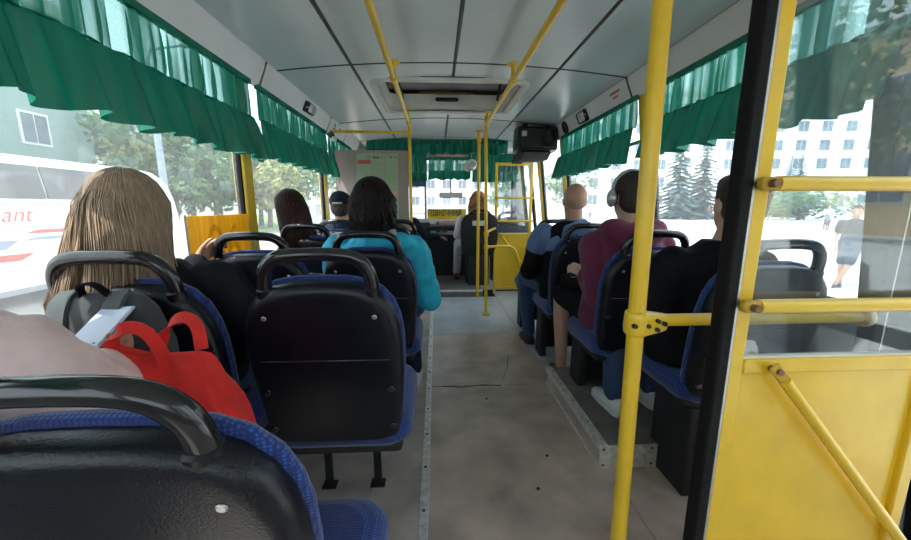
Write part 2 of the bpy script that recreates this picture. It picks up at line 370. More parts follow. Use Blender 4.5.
# ceiling: separate panels with dark seams between
roof = MB().bb(-1.17, 1.62, YR - .05, YF + .05, ZT, ZT + .04).build('ceiling', 'outer'); struct(roof, 'grey panelled bus ceiling with dark seams', 'ceiling')
CX = [-1.01, -.535, .128, .815, 1.275]; CY = [YR, -.48, 1.02, 2.52, 4.0, 5.06, YF]
HX0, HX1, HY0, HY1 = -.43, .65, 2.85, 3.70
def arc_panel(x0, x1, y0, y1, mb, th=.008, seg=5):
    xs = [x0 + (x1 - x0) * i / seg for i in range(seg + 1)]
    prof = [(x, zc(x)) for x in xs] + [(x, zc(x) + th) for x in reversed(xs)]
    mb.loft([[Vector((x, y, z)) for x, z in prof] for y in (y0, y1)])
g = .011
for i in range(4):
    for j in range(len(CY) - 1):
        x0, x1, y0, y1 = CX[i] + g, CX[i + 1] - g, CY[j] + g, CY[j + 1] - g
        mb = MB()
        if j == 3 and i in (1, 2):
            arc_panel(x0, x1, y0, HY0, mb); arc_panel(x0, x1, HY1, y1, mb)
            if i == 1: arc_panel(x0, HX0, HY0, HY1, mb)
            else: arc_panel(HX1, x1, HY0, HY1, mb)
        else: arc_panel(x0, x1, y0, y1, mb)
        mb.build('ceiling_panel', 'ceil', roof, smooth=True)
bk = MB()
arc_panel(-1.05, HX0 - .03, YR, YF, bk); arc_panel(HX1 + .03, 1.36, YR, YF, bk); arc_panel(HX0 - .03, HX1 + .03, YR, HY0 - .03, bk); arc_panel(HX0 - .03, HX1 + .03, HY1 + .03, YF, bk)
bk.xform(Matrix.Translation((0, 0, .012))).build('backing', 'seam', roof)
for x in CX[1:4]: # rounded cover strips along the seams
    for (a, b) in (((YR, YF),) if not HX0 < x < HX1 else ((YR, HY0 - .06), (HY1 + .06, YF))):
        MB().tube([(x, a, zc(x) + .004), (x, b, zc(x) + .004)], .008, 8).build('seam_strip', 'seam', roof)
for y in CY[1:-1]:
    MB().tube([(x_, y, zc(x_) + .004) for x_ in [-1.0 + 2.27 * k / 16 for k in range(17)]], .008, 8).build('seam_strip', 'seam', roof)
# sloped cove panels above the windows
def cove(name, xa, za, xb, zb, joints):
    t = empty_struct(name, (xa, 2, za)); dx = .006 if xa < 0 else -.006
    for a, b in zip(joints[:-1], joints[1:]):
        MB().loft([[Vector((xa, y, za)), Vector((xa + (xb - xa) * .3 + dx, y, za - (za - zb) * .3)), Vector((xb, y, zb)), Vector((xb - 3 * dx, y, zb)), Vector((xa - 3 * dx, y, za))] for y in (a + .012, b - .012)]).build('cove_panel', 'cove', t, bevel=.003)
        MB().loft([[Vector((xa, y, za - .003)), Vector((xb, y, zb)), Vector((xb - 2 * dx, y, zb)), Vector((xa - 2 * dx, y, za))] for y in (b - .014, b + .014)]).build('cove_joint', 'seam', t)
    return t
t1 = cove('trim_1', -1.0, 2.028, -1.055, 1.885, [YR, -.5, 1.0, 2.38, 3.72, 4.35, 5.05])
t2 = cove('trim_2', 1.27, 2.025, 1.325, 1.885, [YR, -.5, 1.0, 2.52, 4.0, 5.05])

# podium over the wheel
pd = thing('podium', 'low grey wheel arch platform with aluminium edging under the white shoes', 'platform', (1.1, 1.83, 0))
MB().bb(.735, 1.50, 1.43, 2.23, 0, .108).build('box', 'floor_brown', pd)
MB().bb(.74, 1.50, 1.435, 2.225, .108, .114).build('top_mat', 'podium_top', pd)
MB().bb(.725, .737, 1.425, 2.235, .0, .012).bb(.725, .735, 1.425, 2.235, .085, .118).bb(.725, .765, 1.425, 2.235, .113, .119).build('edge_angle', 'alu', pd, bevel=.002)
MB().bb(.728, 1.0, 1.421, 1.431, .0, .113).build('end_plate', 'alu', pd, bevel=.002)
for (x, z) in ((.745, .02), (.745, .098), (.97, .02), (.97, .098)): MB().cyl((x, 1.423, z), (x, 1.418, z), .005, 8).build('screw', 'steel_dark', pd)
for y in (1.6, 1.8, 2.0): MB().cyl((.745, y, .118), (.745, y, .121), .005, 8).build('screw', 'steel_dark', pd)

# ------------------------------------------------------------------ roof hatch
ht = thing('roof_hatch', 'white roof hatch frame with a black handle set in the ceiling', 'hatch', ((HX0 + HX1) / 2, (HY0 + HY1) / 2, 2.08))
def rrect(x0, x1, y0, y1, r, n=5):
    out = []
    for cx, cy, a0 in ((x1 - r, y1 - r, 0), (x0 + r, y1 - r, 90), (x0 + r, y0 + r, 180), (x1 - r, y0 + r, 270)):
        for k in range(n + 1): a = R(a0 + 90 * k / n); out.append((cx + r * math.cos(a), cy + r * math.sin(a)))
    return out
lay = [(.07, 2.088, .1), (.07, 2.076, .1), (.055, 2.068, .09), (.0, 2.072, .06), (.0, 2.09, .06)]
MB().loft([[Vector((x, y, z)) for x, y in rrect(HX0 - d, HX1 + d, HY0 - d, HY1 + d, rr)] for d, z, rr in lay], cap=False).build('frame', 'white_plastic', ht, smooth='all')
MB().loft([[Vector((x, y, z)) for x, y in rrect(HX0, HX1, HY0, HY1, .06)] for z in (2.085, 2.235)], cap=False).build('shaft', 'white_plastic', ht, smooth='all')
MB().loft([[Vector((x, y, 2.094 - .007)) for x, y in rrect(HX0 - d, HX1 + d, HY0 - d, HY1 + d, .1)] for d in (.07, .085)], cap=False).build('gasket', 'seam', ht)
lid = MB().box((.11, (HY0 + HY1) / 2, 2.27), (1.16, .93, .02), Matrix.Rotation(R(2.5), 3, 'X')).build('lid', 'grey_plastic', ht, bevel=.006)
MB().bb(-.15, .35, HY1 - .06, HY1 - .04, 2.225, 2.24).build('inner_rod', 'rust', ht)
for x in (-.33, .55): MB().cyl((x, HY0 + .3, 2.25), (x + .03, HY1 - .12, 2.16), .012).build('lid_arm', 'black_matte', ht)
MB().bb(.0, .22, HY1 - .035, HY1 - .008, 2.165, 2.20).build('handle', 'black_gloss', ht, bevel=.012)

# ------------------------------------------------------------------ curtains
def curtain(P0, P1, nrmv, z1, zr, zb, label, group, seed, top='curtain_top', ruf='curtain_ruffle', cord=True):
    P0, P1 = Vector(P0), Vector(P1); nv = Vector(nrmv); L = (P1 - P0).length; d = (P1 - P0) / L
    rnd = random.Random(seed)
    root = thing('curtain', label, 'curtain', ((P0.x + P1.x) / 2, (P0.y + P1.y) / 2, z1), group)
    n = max(24, int(L / .009)); ph = [rnd.uniform(0, 6.28) for _ in range(8)]
    def pleat(s, per, k): return math.sin(2 * PI * s / per + ph[k] + 1.6 * math.sin(2 * PI * s / (per * 4.7) + ph[k + 1]))
    mb = MB(); vs = []; rows = [0, .06, .12, .3, .6, .85, 1.0]
    for r_ in rows:
        z = z1 + (zr - z1) * r_
        amp = .005 + .010 * min(1, r_ * 2) * (1 if r_ < .9 else .6)
        for i in range(n + 1):
            s = L * i / n
            q = P0 + d * s + nv * (amp * (pleat(s, .055, 0) + .6 * pleat(s, .12, 2))); q.z = z
            vs.append(q)
    N = n + 1; fs = [(r_ * N + i, r_ * N + i + 1, (r_ + 1) * N + i + 1, (r_ + 1) * N + i) for r_ in range(len(rows) - 1) for i in range(n)]
    mb.add(vs, fs); mb.build('valance', top, root, smooth='all')
    hm = MB(); hm.loft([[q + nv * dx + Vector((0, 0, dz)) for dx, dz in ((-.012, -.02), (.012, -.02), (.012, .008), (-.012, .008))] for q in (Vector((P0.x, P0.y, z1)), Vector((P1.x, P1.y, z1)))]).build('heading_tape', ruf, root)
    mb = MB(); vs = []; rows = [0, .1, .25, .45, .7, .9, 1.0]
    for r_ in rows:
        for i in range(n + 1):
            s = L * i / n
            a = .012 + .046 * r_ ** .6
            p4 = pleat(s, .15, 4); off = .016 + .036 * r_ + a * (.75 * (p4 - .35 * p4 ** 3 + .3 * abs(p4)) + .45 * pleat(s, .085, 6) * (1 - .3 * r_))
            q = P0 + d * (s + .012 * r_ * pleat(s, .21, 2)) + nv * off
            drop = (zb - zr) * r_ + (.006 * pleat(s, .33, 1) + .007 * p4) * r_ ** 2
            q.z = zr + drop + .008 * (1 - r_) * 0
            vs.append(q)
    mb.add(vs, [(r_ * N + i, r_ * N + i + 1, (r_ + 1) * N + i + 1, (r_ + 1) * N + i) for r_ in range(len(rows) - 1) for i in range(n)])
    mb.build('ruffle', ruf, root, smooth='all')
    if cord:
        pts = [(P0 + d * (L * i / 60) + nv * (.014 + .008 * pleat(L * i / 60, .095, 6))) for i in range(61)]
        MB().tube([(p.x, p.y, zr + .004 * math.sin(i * 2.1)) for i, p in enumerate(pts)], .005, 6).build('gathering_cord', ruf, root)
    return root
GL = 'green ruffled curtains along the side windows'
curtain((-1.062, -.3, 0), (-1.062, 2.27, 0), (1, 0, 0), 1.885, 1.68, 1.447, 'long green ruffled curtain over the window beside the blond woman', GL, 1)
curtain((-1.062, 2.35, 0), (-1.062, 3.71, 0), (1, 0, 0), 1.885, 1.69, 1.468, 'green ruffled curtain over the window above the woman in white', GL, 2)
curtain((-1.062, 3.77, 0), (-1.062, 4.75, 0), (1, 0, 0), 1.885, 1.70, 1.475, 'short green curtain beside the beige notice panel', GL, 3)
curtain((1.318, 1.02, 0), (1.318, 2.25, 0), (-1, 0, 0), 1.885, 1.69, 1.465, 'green ruffled curtain over the window beside the man in black', GL, 4)
curtain((1.318, 2.44, 0), (1.318, 3.88, 0), (-1, 0, 0), 1.885, 1.69, 1.465, 'green ruffled curtain over the window beside the bald man', GL, 5)
GF = 'green curtains at the front of the bus'
curtain((-.92, 5.06, 0), (.98, 5.06, 0), (0, -1, 0), 2.06, 2.0, 1.865, 'straight green pelmet curtain hung from the ceiling before the driver', GF, 6, 'curtain_ruffle')
curtain((-.12, 6.02, 0), (.56, 6.02, 0), (0, -1, 0), 1.95, 1.74, 1.60, 'green fringed curtain at the middle of the windscreen', GF, 7)
curtain((-1.0, 5.75, 0), (-.14, 5.75, 0), (0, -1, 0), 1.98, 1.7, 1.56, 'dark green curtain left of the windscreen above a blue strip', GF, 8, 'curtain_ruffle')
curtain((.57, 5.85, 0), (1.30, 5.85, 0), (0, -1, 0), 1.98, 1.72, 1.55, 'dark green curtain above the front door partition', GF, 9, 'curtain_ruffle')
tag(MB().bb(-.95, -.15, 5.76, 5.775, 1.475, 1.60).build('sun_strip', 'curtain_blue'), 'blue tinted cloth strip hung below the dark green windscreen curtain', 'sun strip')

# ------------------------------------------------------------------ handrails and poles
def clampring(root, p, r, ax=(0, 0, 1)):
    a = Vector(p); d = Vector(ax) * .022
    return MB().cyl(a - d, a + d, r, 14).build('clamp', 'yellow', root, bevel=.004)
def rail(x, label, ys, yend, brk):
    t = thing('overhead_rail', label, 'handrail', (x, 2, 1.98))
    MB().tube([(x, YR + .05, 1.98), (x, yend, 1.98)], .0175, 12).build('bar', 'yellow', t, smooth=True)
    for y in brk:
        b = MB().cyl((x, y, 1.98), (x, y, zc(x)), .013, 10).build('bracket', 'yellow', t, smooth=True)
        MB().cyl((x, y - .045, 1.98), (x, y + .045, 1.98), .025, 12).build('sleeve', 'yellow', b, bevel=.005)
        MB().cyl((x, y, zc(x) - .008), (x, y, zc(x) + .002), .04, 14).build('flange', 'yellow', b)
    return t
rail(-.262, 'yellow overhead rail ending above the beige notice panel', 0, 3.80, (-.4, 1.02, 2.50, 3.72))
rail(.505, 'yellow overhead rail leading to the twin floor poles', 0, 3.80, (-.4, 1.02, 2.50, 3.70))
t = thing('pole', 'slim yellow pole with a crossbar above the beige notice panel', 'pole', (-.262, 3.80, 0))
MB().cyl((-.262, 3.80, 0), (-.262, 3.80, 2.0), .0165, 12).build('post', 'yellow', t, smooth=True)
MB().cyl((-1.04, 3.80, 1.903), (-.262, 3.80, 1.903), .0145, 12).build('crossbar', 'yellow', t, smooth=True)
MB().cyl((-.262, 3.775, 1.98), (-.262, 3.825, 1.98), .026).build('clamp', 'yellow', t, bevel=.004); clampring(t, (-.262, 3.80, 1.903), .023)
t = thing('pole', 'yellow floor pole with a bent side handrail by the front partition', 'pole', (.505 + .03, 3.80, 0))
MB().cyl((.535, 3.80, 0), (.505, 3.80, 2.09), .0175, 12).build('post', 'yellow', t, smooth=True)
MB().cyl((.535, 3.80, 0), (.535, 3.80, .008), .045, 16).build('floor_flange', 'yellow_worn', t)
clampring(t, (.525, 3.8, .885), .026); clampring(t, (.526, 3.8, .75), .026)
MB().tube([(.53, 3.80, .885), (.60, 4.2, .885), (.80, 4.88, .885)], .0145, 10).build('side_rail', 'yellow', t, smooth=True)
MB().tube([(.53, 3.80, .75), (.70, 3.86, .752), (.80, 3.9, .745), (.86, 3.93, .71), (.90, 3.95, .62), (.98, 4.02, .35), (1.05, 4.08, 0)], .0145, 10).build('bent_handrail', 'yellow', t, smooth=True)
t = thing('pole', 'yellow pole standing on the step edge behind the black front seat', 'pole', (.53, 4.62, .09))
MB().cyl((.53, 4.60, .0), (.53, 4.60, zc(.53)), .0195, 12).build('post', 'yellow', t, smooth=True); clampring(t, (.53, 4.60, 1.98), .027)
MB().cyl((.53, 4.60, 2.06), (.53, 4.60, 2.075), .045, 14).build('flange', 'yellow', t)
# the near pole with the bolted clamp and side bar
t = thing('pole', 'thick yellow pole with a bolted clamp and side bar by the rear door', 'pole', (.535, .9, 0))
MB().cyl((.540, .9, 0), (.522, .9, zc(.52)), .0215, 20).build('post', 'yellow', t, smooth=True)
MB().cyl((.522, .9, zc(.52) - .012), (.522, .9, zc(.52)), .05, 18).build('flange', 'yellow', t)
cz = .872
cl = MB()
ringz = []
for k, (dz, s_) in enumerate(((-.032, .86), (-.027, .97), (-.01, 1.0), (.012, 1.0), (.027, .97), (.032, .86))):
    pts = []
    for a in range(24):
        an = 2 * PI * a / 24; cxx = math.cos(an); rr = .034
        x = rr * cxx * s_; y = rr * math.sin(an) * s_
        if cxx > 0: x = (.034 + .052 * cxx) * cxx * s_ * 1.0 + 0; y = rr * math.sin(an) * s_ * (1 - .25 * cxx)
        pts.append(Vector((.536 + x, .9 + y, cz + dz * (1 - .25 * max(0, cxx)))))
    ringz.append(pts)
cl.loft(ringz); clo = cl.build('clamp', 'yellow', t, smooth=True, bevel=.003)
for (dx, dz) in ((-.024, .0), (.012, 0), (.040, .012), (.040, -.012), (.062, .002)):
    yy = .9 - (.034 if dx < .03 else .030 if dx < .05 else .024)
    MB().cyl((.536 + dx, yy + .01, cz + dz), (.536 + dx, yy - .003, cz + dz), .006, 10).build('bolt', 'steel_dark', clo, bevel=.0015)
MB().cyl((.57, .9, cz + .006), (1.19, .9, cz + .006), .0165, 14).build('side_bar', 'yellow', t, smooth=True)
t = thing('door_post', 'dark rubber covered post behind the glass partition by the rear door', 'post', (1.205, .9, 0))
MB().bb(1.19, 1.225, .88, .92, 0, zc(1.2)).build('post', 'rubber', t, bevel=.006); MB().bb(1.226, 1.232, .885, .915, 0, zc(1.2)).build('edge', 'white_plastic', t)
MB().cyl((1.165, .9, cz + .006), (1.19, .9, cz + .006), .028, 14).build('clamp', 'yellow_worn', t, bevel=.004)

# ------------------------------------------------------------------ partitions of yellow frame, glass and panel
def partition(Y, x0, x1, zt, label, big):
    t = thing('partition', label, 'partition', ((x0 + x1) / 2, Y, 0)); pw = .036
    MB().bb(x0, x0 + pw, Y - .015, Y + .015, .0, zt).build('post', 'yellow', t, bevel=.004)
    MB().bb(x1 - pw, x1, Y - .015, Y + .015, .0, zt).build('post', 'yellow', t, bevel=.004)
    MB().bb(x0 + pw, x1 - pw, Y - .015, Y + .015, zt - pw, zt).build('top_bar', 'yellow', t, bevel=.004)
    MB().bb(x0 + pw, x1 - pw, Y - .016, Y + .016, .775, .812).build('panel_rail', 'yellow', t, bevel=.004)
    MB().bb(x0 + pw, x1 - pw, Y - .015, Y + .015, .03, .07).build('bottom_rail', 'yellow', t, bevel=.004)
    MB().bb(x0 + pw, x1 - pw, Y - .002, Y + .004, .07, .775).build('panel', 'yellow', t)
    p = MB().bb(x0 + pw, x1 - pw, Y - .002, Y + .002, .812, zt - pw).build('pane', 'glass_part', t)
    MB().bb(x0 + pw, x1 - pw, Y - .008, Y + .008, .812, .817).build('glazing_bead', 'white_plastic', t)
    for z in ((1.228, .952) if big else (1.286, .979)):
        rl = MB().cyl((x0 + .03, Y - .035, z), (x1 + .01, Y - .035, z), .0165 if big else .014, 12).build('guard_rail', 'yellow', t, smooth=True)
        MB().box((x0 + .02, Y - .034, z), (.055, .022, .028)).build('bracket', 'yellow_worn', rl, bevel=.006)
        MB().cyl((x0 + .01, Y - .06, z), (x0 + .01, Y - .01, z), .009, 8).build('bolt', 'rust', rl)
    xa, za, xb, zb = (x0 + .105, .79, x1 + .05, .17) if big else (x0 + .09, .79, x1 - .02, .25)
    if big: xb = x1 - .01; zb = .28
    d = (Vector((xb, 0, zb)) - Vector((xa, 0, za))).normalized()
    br = MB().cyl((xa + d.x * .03, Y - .036, za + d.z * .03), (xb, Y - .036, zb), .0135, 12).build('brace', 'yellow', t, smooth=True)
    MB().box((xa + d.x * .012, Y - .035, za + d.z * .012), (.06, .008, .026), Matrix.Rotation(math.atan2(-d.z, d.x), 3, 'Y')).build('brace_end', 'yellow_worn', br, bevel=.003)
    MB().cyl((xa, Y - .045, za), (xa, Y - .012, za), .008, 8).build('bolt', 'rust', br)
    return t
pt = partition(.8, .708, 1.262, 1.94, 'near yellow partition with glass pane, two guard rails and diagonal brace', True)
MB().bb(.701, .708, .783, .812, 0, 1.94).build('edge_strip', 'steel', pt); MB().bb(.670, .701, .778, .818, 0, 1.94).build('rubber_edge', 'rubber', pt, bevel=.006)
pf = partition(4.9, .785, 1.295, 1.745, 'far yellow partition with glass pane by the front door', False)
MB().bb(1.0, 1.14, 4.875, 4.895, 1.73, 1.775).build('latch', 'black_matte', pf, bevel=.004)

# ------------------------------------------------------------------ notice panel, signs, front fittings
t = thing('notice_panel', 'beige driver partition panel with a printed pale green notice', 'panel', (-.55, 3.86, 0))
MB().bb(-1.02, -.285, 3.83, 3.85, .12, 1.735).build('board', 'panel_beige', t, bevel=.004)
po = MB().bb(-.80, -.39, 3.825, 3.83, 1.02, 1.70).build('poster', 'poster', t)
rnd = random.Random(5)
def wordline(x0, x1, z, h, m):
    mb = MB(); x = x0
    while x < x1 - h * .6:
        ww = min(rnd.uniform(.4, .75) * h, x1 - x)
        mb.bb(x, x + ww * .28, 3.8235, 3.825, z - h / 2, z + h / 2); 
        if rnd.random() < .7: mb.bb(x, x + ww * .9, 3.8235, 3.825, z + h * rnd.choice((-.5, -.1, .3)), z + h * rnd.choice((.0, .2, .5)) )
        x += ww + h * (.22 if rnd.random() < .8 else .7)
    return mb.build('lettering', m, po)
wordline(-.70, -.40, 1.665, .028, 'ink'); wordline(-.72, -.60, 1.68, .012, 'ink_green')
MB().bb(-.79, -.66, 3.8235, 3.825, 1.60, 1.64).build('red_heading', 'ink_red', po)
for z in [1.57 - k * .026 for k in range(9)]:
    wordline(-.79, -.68, z, .010, 'ink_green'); wordline(-.65, -.53, z + .04, .010, 'ink_green'); wordline(-.52, -.41, z + .04, .010, 'ink_green')
for x in (-.655, -.525): MB().bb(x - .002, x + .002, 3.8235, 3.825, 1.40, 1.63).build('column_line', 'ink_green', po)
wordline(-.60, -.49, 1.365, .026, 'ink'); MB().bb(-.58, -.40, 3.8235, 3.825, 1.28, 1.33).build('pink_band', 'ink_pink', po)
wordline(-.56, -.40, 1.25, .026, 'ink_red'); MB().bb(-.79, -.40, 3.8235, 3.825, 1.16, 1.20).build('pink_band', 'ink_pink', po); wordline(-.56, -.40, 1.12, .02, 'ink_red')
# yellow number board in the window
t = thing('number_board', 'yellow board with faint digits standing in the side window', 'board', (-1.105, 1.9, .82))
MB().bb(-1.113, -1.103, 1.66, 2.19, .80, 1.135).build('board', 'board_trans', t, bevel=.002)
text_obj('digits', '06', 'digit_film', plane_M((-1.1025, 1.94, .96), (0, 1, 0), (0, 0, 1)) @ Matrix.Diagonal((.92, 1, 1, 1)), .34, t, extrude=.0)
MB().bb(-1.115, -1.10, 1.645, 1.66, .80, 1.14).build('side_lip', 'white_plastic', t)
# destination sign
t = thing('destination_sign', 'yellow destination sign with black letters on the dashboard', 'sign', (.16, 5.62, .98))
MB().box((.16, 5.62, 1.058), (.60, .012, .155)).build('board', 'sign_yellow', t, bevel=.003)
text_obj('lettering', 'ПІВНІЧНИЙ', 'ink', plane_M((.13, 5.612, 1.068), (1, 0, 0), (0, 0, 1)) @ Matrix.Diagonal((.76, 1.05, 1, 1)), .115, t, offset=.002)
# dashboard
t = thing('dashboard', 'dark grey dashboard below the windscreen with gauges and small papers', 'dashboard', (0, 5.9, .09))
MB().prism([(5.62, .09), (5.66, .70), (5.56, .84), (5.62, .93), (6.2, .965), (6.24, .09)], 'x', -1.09, .58).build('console', 'black_matte', t, bevel=.012)
MB().bb(-.10, .50, 5.585, 5.60, .74, .90).build('instrument_panel', 'grey_plastic', t, bevel=.01)
for x in (.02, .13): MB().cyl((x, 5.586, .82), (x, 5.57, .82), .045, 16).build('gauge', 'black_gloss', t)
MB().bb(.38, .47, 5.57, 5.586, .83, .885).build('yellow_note', 'sign_yellow', t); MB().bb(.04, .34, 5.56, 5.60, .90, .955).build('box', 'ink_pink', t, bevel=.006); MB().bb(-.1, .0, 5.56, 5.60, .91, .96).build('paper', 'white_plastic', t)
t = thing('interior_mirror', 'rectangular rear view mirror hanging before the windscreen', 'mirror', (.22, 6.0, 1.4))
MB().box((.24, 6.0, 1.355), (.38, .03, .085)).build('housing', 'black_matte', t, bevel=.02); MB().box((.24, 5.982, 1.355), (.35, .006, .065)).build('glass', 'steel', t, bevel=.003)
MB().cyl((.24, 6.0, 1.39), (.24, 6.255, 1.99), .01).build('stem', 'black_matte', t)
t = thing('round_mirror', 'pale convex mirror tilted under the front pelmet curtain', 'mirror', (.53, 5.0, 1.75))
MB().ell((.47, 5.1, 1.73), (.10, .03, .075), Matrix.Rotation(R(-35), 3, 'Y')).build('housing', 'white_plastic', t, smooth='all')
MB().ell((.49, 5.08, 1.715), (.075, .02, .055), Matrix.Rotation(R(-35), 3, 'Y')).build('glass', 'steel', t, smooth='all'); MB().cyl((.47, 5.12, 1.79), (.44, 5.2, 2.06), .009).build('stem', 'black_matte', t)
t = thing('pelmet_lamp', 'slim pink strip lamp fixed below the front pelmet', 'lamp', (.2, 5.15, 1.87))
MB().bb(.02, .40, 5.14, 5.18, 1.855, 1.88).build('housing', 'ink_pink', t, bevel=.006); MB().bb(.05, .07, 5.15, 5.17, 1.88, 2.07).bb(.34, .36, 5.15, 5.17, 1.88, 2.07).build('hanger', 'steel_dark', t)
# television
t = thing('television', 'black boxy television hung from the ceiling near the front', 'television', (1.08, 4.1, 1.7))
MB().loft([[Vector((1.08 + sx * w_ , y, 1.885 + sz * h_)) for sx, sz in ((-1, -1), (1, -1), (1, 1), (-1, 1))] for y, w_, h_ in ((3.92, .21, .115), (4.02, .22, .13), (4.12, .22, .13), (4.5, .15, .10))]).build('casing', 'black_plastic', t, bevel=.02)
MB().bb(.90, 1.26, 3.905, 3.925, 1.79, 1.98).build('screen', 'black_gloss', t, bevel=.008)
MB().prism([(3.95, 1.75), (4.5, 1.79), (4.5, 1.70), (4.1, 1.68)], 'x', .93, 1.24).build('bracket', 'black_matte', t, bevel=.01)
MB().bb(.94, .98, 4.0, 4.4, 1.98, 2.055).bb(1.18, 1.22, 4.0, 4.4, 1.98, 2.06).build('hanger', 'black_matte', t); MB().bb(.90, .95, 3.90, 3.91, 1.90, 1.95).build('badge', 'white_plastic', t)
# little things on the coves
def on_cove(side, y, s):
    a, b = ((-1.0, 2.028), (-1.055, 1.885)) if side < 0 else ((1.27, 2.025), (1.325, 1.885))
    p = Vector((a[0] + (b[0] - a[0]) * s, y, a[1] + (b[1] - a[1]) * s)); up = Vector((a[0] - b[0], 0, a[1] - b[1])).normalized()
    rt = Vector((0, 1 if side < 0 else -1, 0)); return plane_M(p, rt, up)
t = thing('cove_lamp', 'small square lamp with a bright face on the left cove', 'lamp', (-1.03, 3.1, 1.95)); M = on_cove(-1, 3.13, .5)
MB().box((0, 0, .015), (.17, .085, .05)).xform(M).build('housing', 'black_gloss', t, bevel=.015); MB().box((-.035, .0, .042), (.06, .06, .006)).xform(M).build('lens', 'steel', t, bevel=.004); MB().box((.045, .0, .042), (.07, .06, .006)).xform(M).build('grille', 'grey_plastic', t, bevel=.004)
t = thing('cove_lamp', 'small square lamp with a chrome face on the right cove', 'lamp', (1.30, 3.28, 1.95)); M = on_cove(1, 3.28, .5)
MB().box((0, 0, .012), (.19, .10, .04)).xform(M).build('housing', 'black_gloss', t, bevel=.015); MB().box((0.02, 0, .033), (.12, .075, .01)).xform(M).build('lens', 'steel', t, bevel=.006)
t = thing('speaker', 'round black loudspeaker on the right cove beside the television', 'speaker', (1.30, 3.75, 1.95)); M = on_cove(1, 3.72, .52)
MB().cyl((0, 0, 0), (0, 0, .02), .062, 24).xform(M).build('rim', 'black_matte', t, bevel=.004); MB().ell((0, 0, .018), (.046, .046, .012)).xform(M).build('cone', 'black_gloss', t, smooth='all')
t = thing('sticker', 'faded red lettering on the right cove panel', 'sticker', (1.30, 2.7, 1.95)); M = on_cove(1, 2.70, .42)
for k, (w_, dz) in enumerate(((.13, .016), (.07, -.016))):
    mb = MB(); x = -w_ / 2
    while x < w_ / 2: ww = rnd.uniform(.008, .013); mb.box((x + ww / 2, dz, .008), (ww * .8, .016, .001)); x += ww + .003
    mb.xform(M).build('lettering', 'ink_red', t)
t = thing('sticker', 'pale sticker with blue print on the left cove panel', 'sticker', (-1.03, 3.95, 1.95)); M = on_cove(-1, 3.98, .45)
MB().box((0, 0, .007), (.34, .09, .001)).xform(M).build('backing', 'white_plastic', t)
for dx in (-.08, .08):
    mb = MB()
    for k in range(5): mb.box((dx + rnd.uniform(-.04, .04), rnd.uniform(-.03, .03), .008), (rnd.uniform(.02, .05), .016, .001))
    mb.xform(M).build('print', 'ink_blue', t)
t = thing('cove_lamp', 'tiny bright bulb under the left cove beside the notice panel', 'lamp', (-1.0, 3.82, 1.86)); MB().ell((-1.0, 3.78, 1.83), (.025, .025, .03)).build('bulb', 'white_plastic', t, smooth='all'); MB().cyl((-1.0, 3.78, 1.855), (-1.03, 3.78, 1.90), .012).build('socket', 'steel_dark', t)

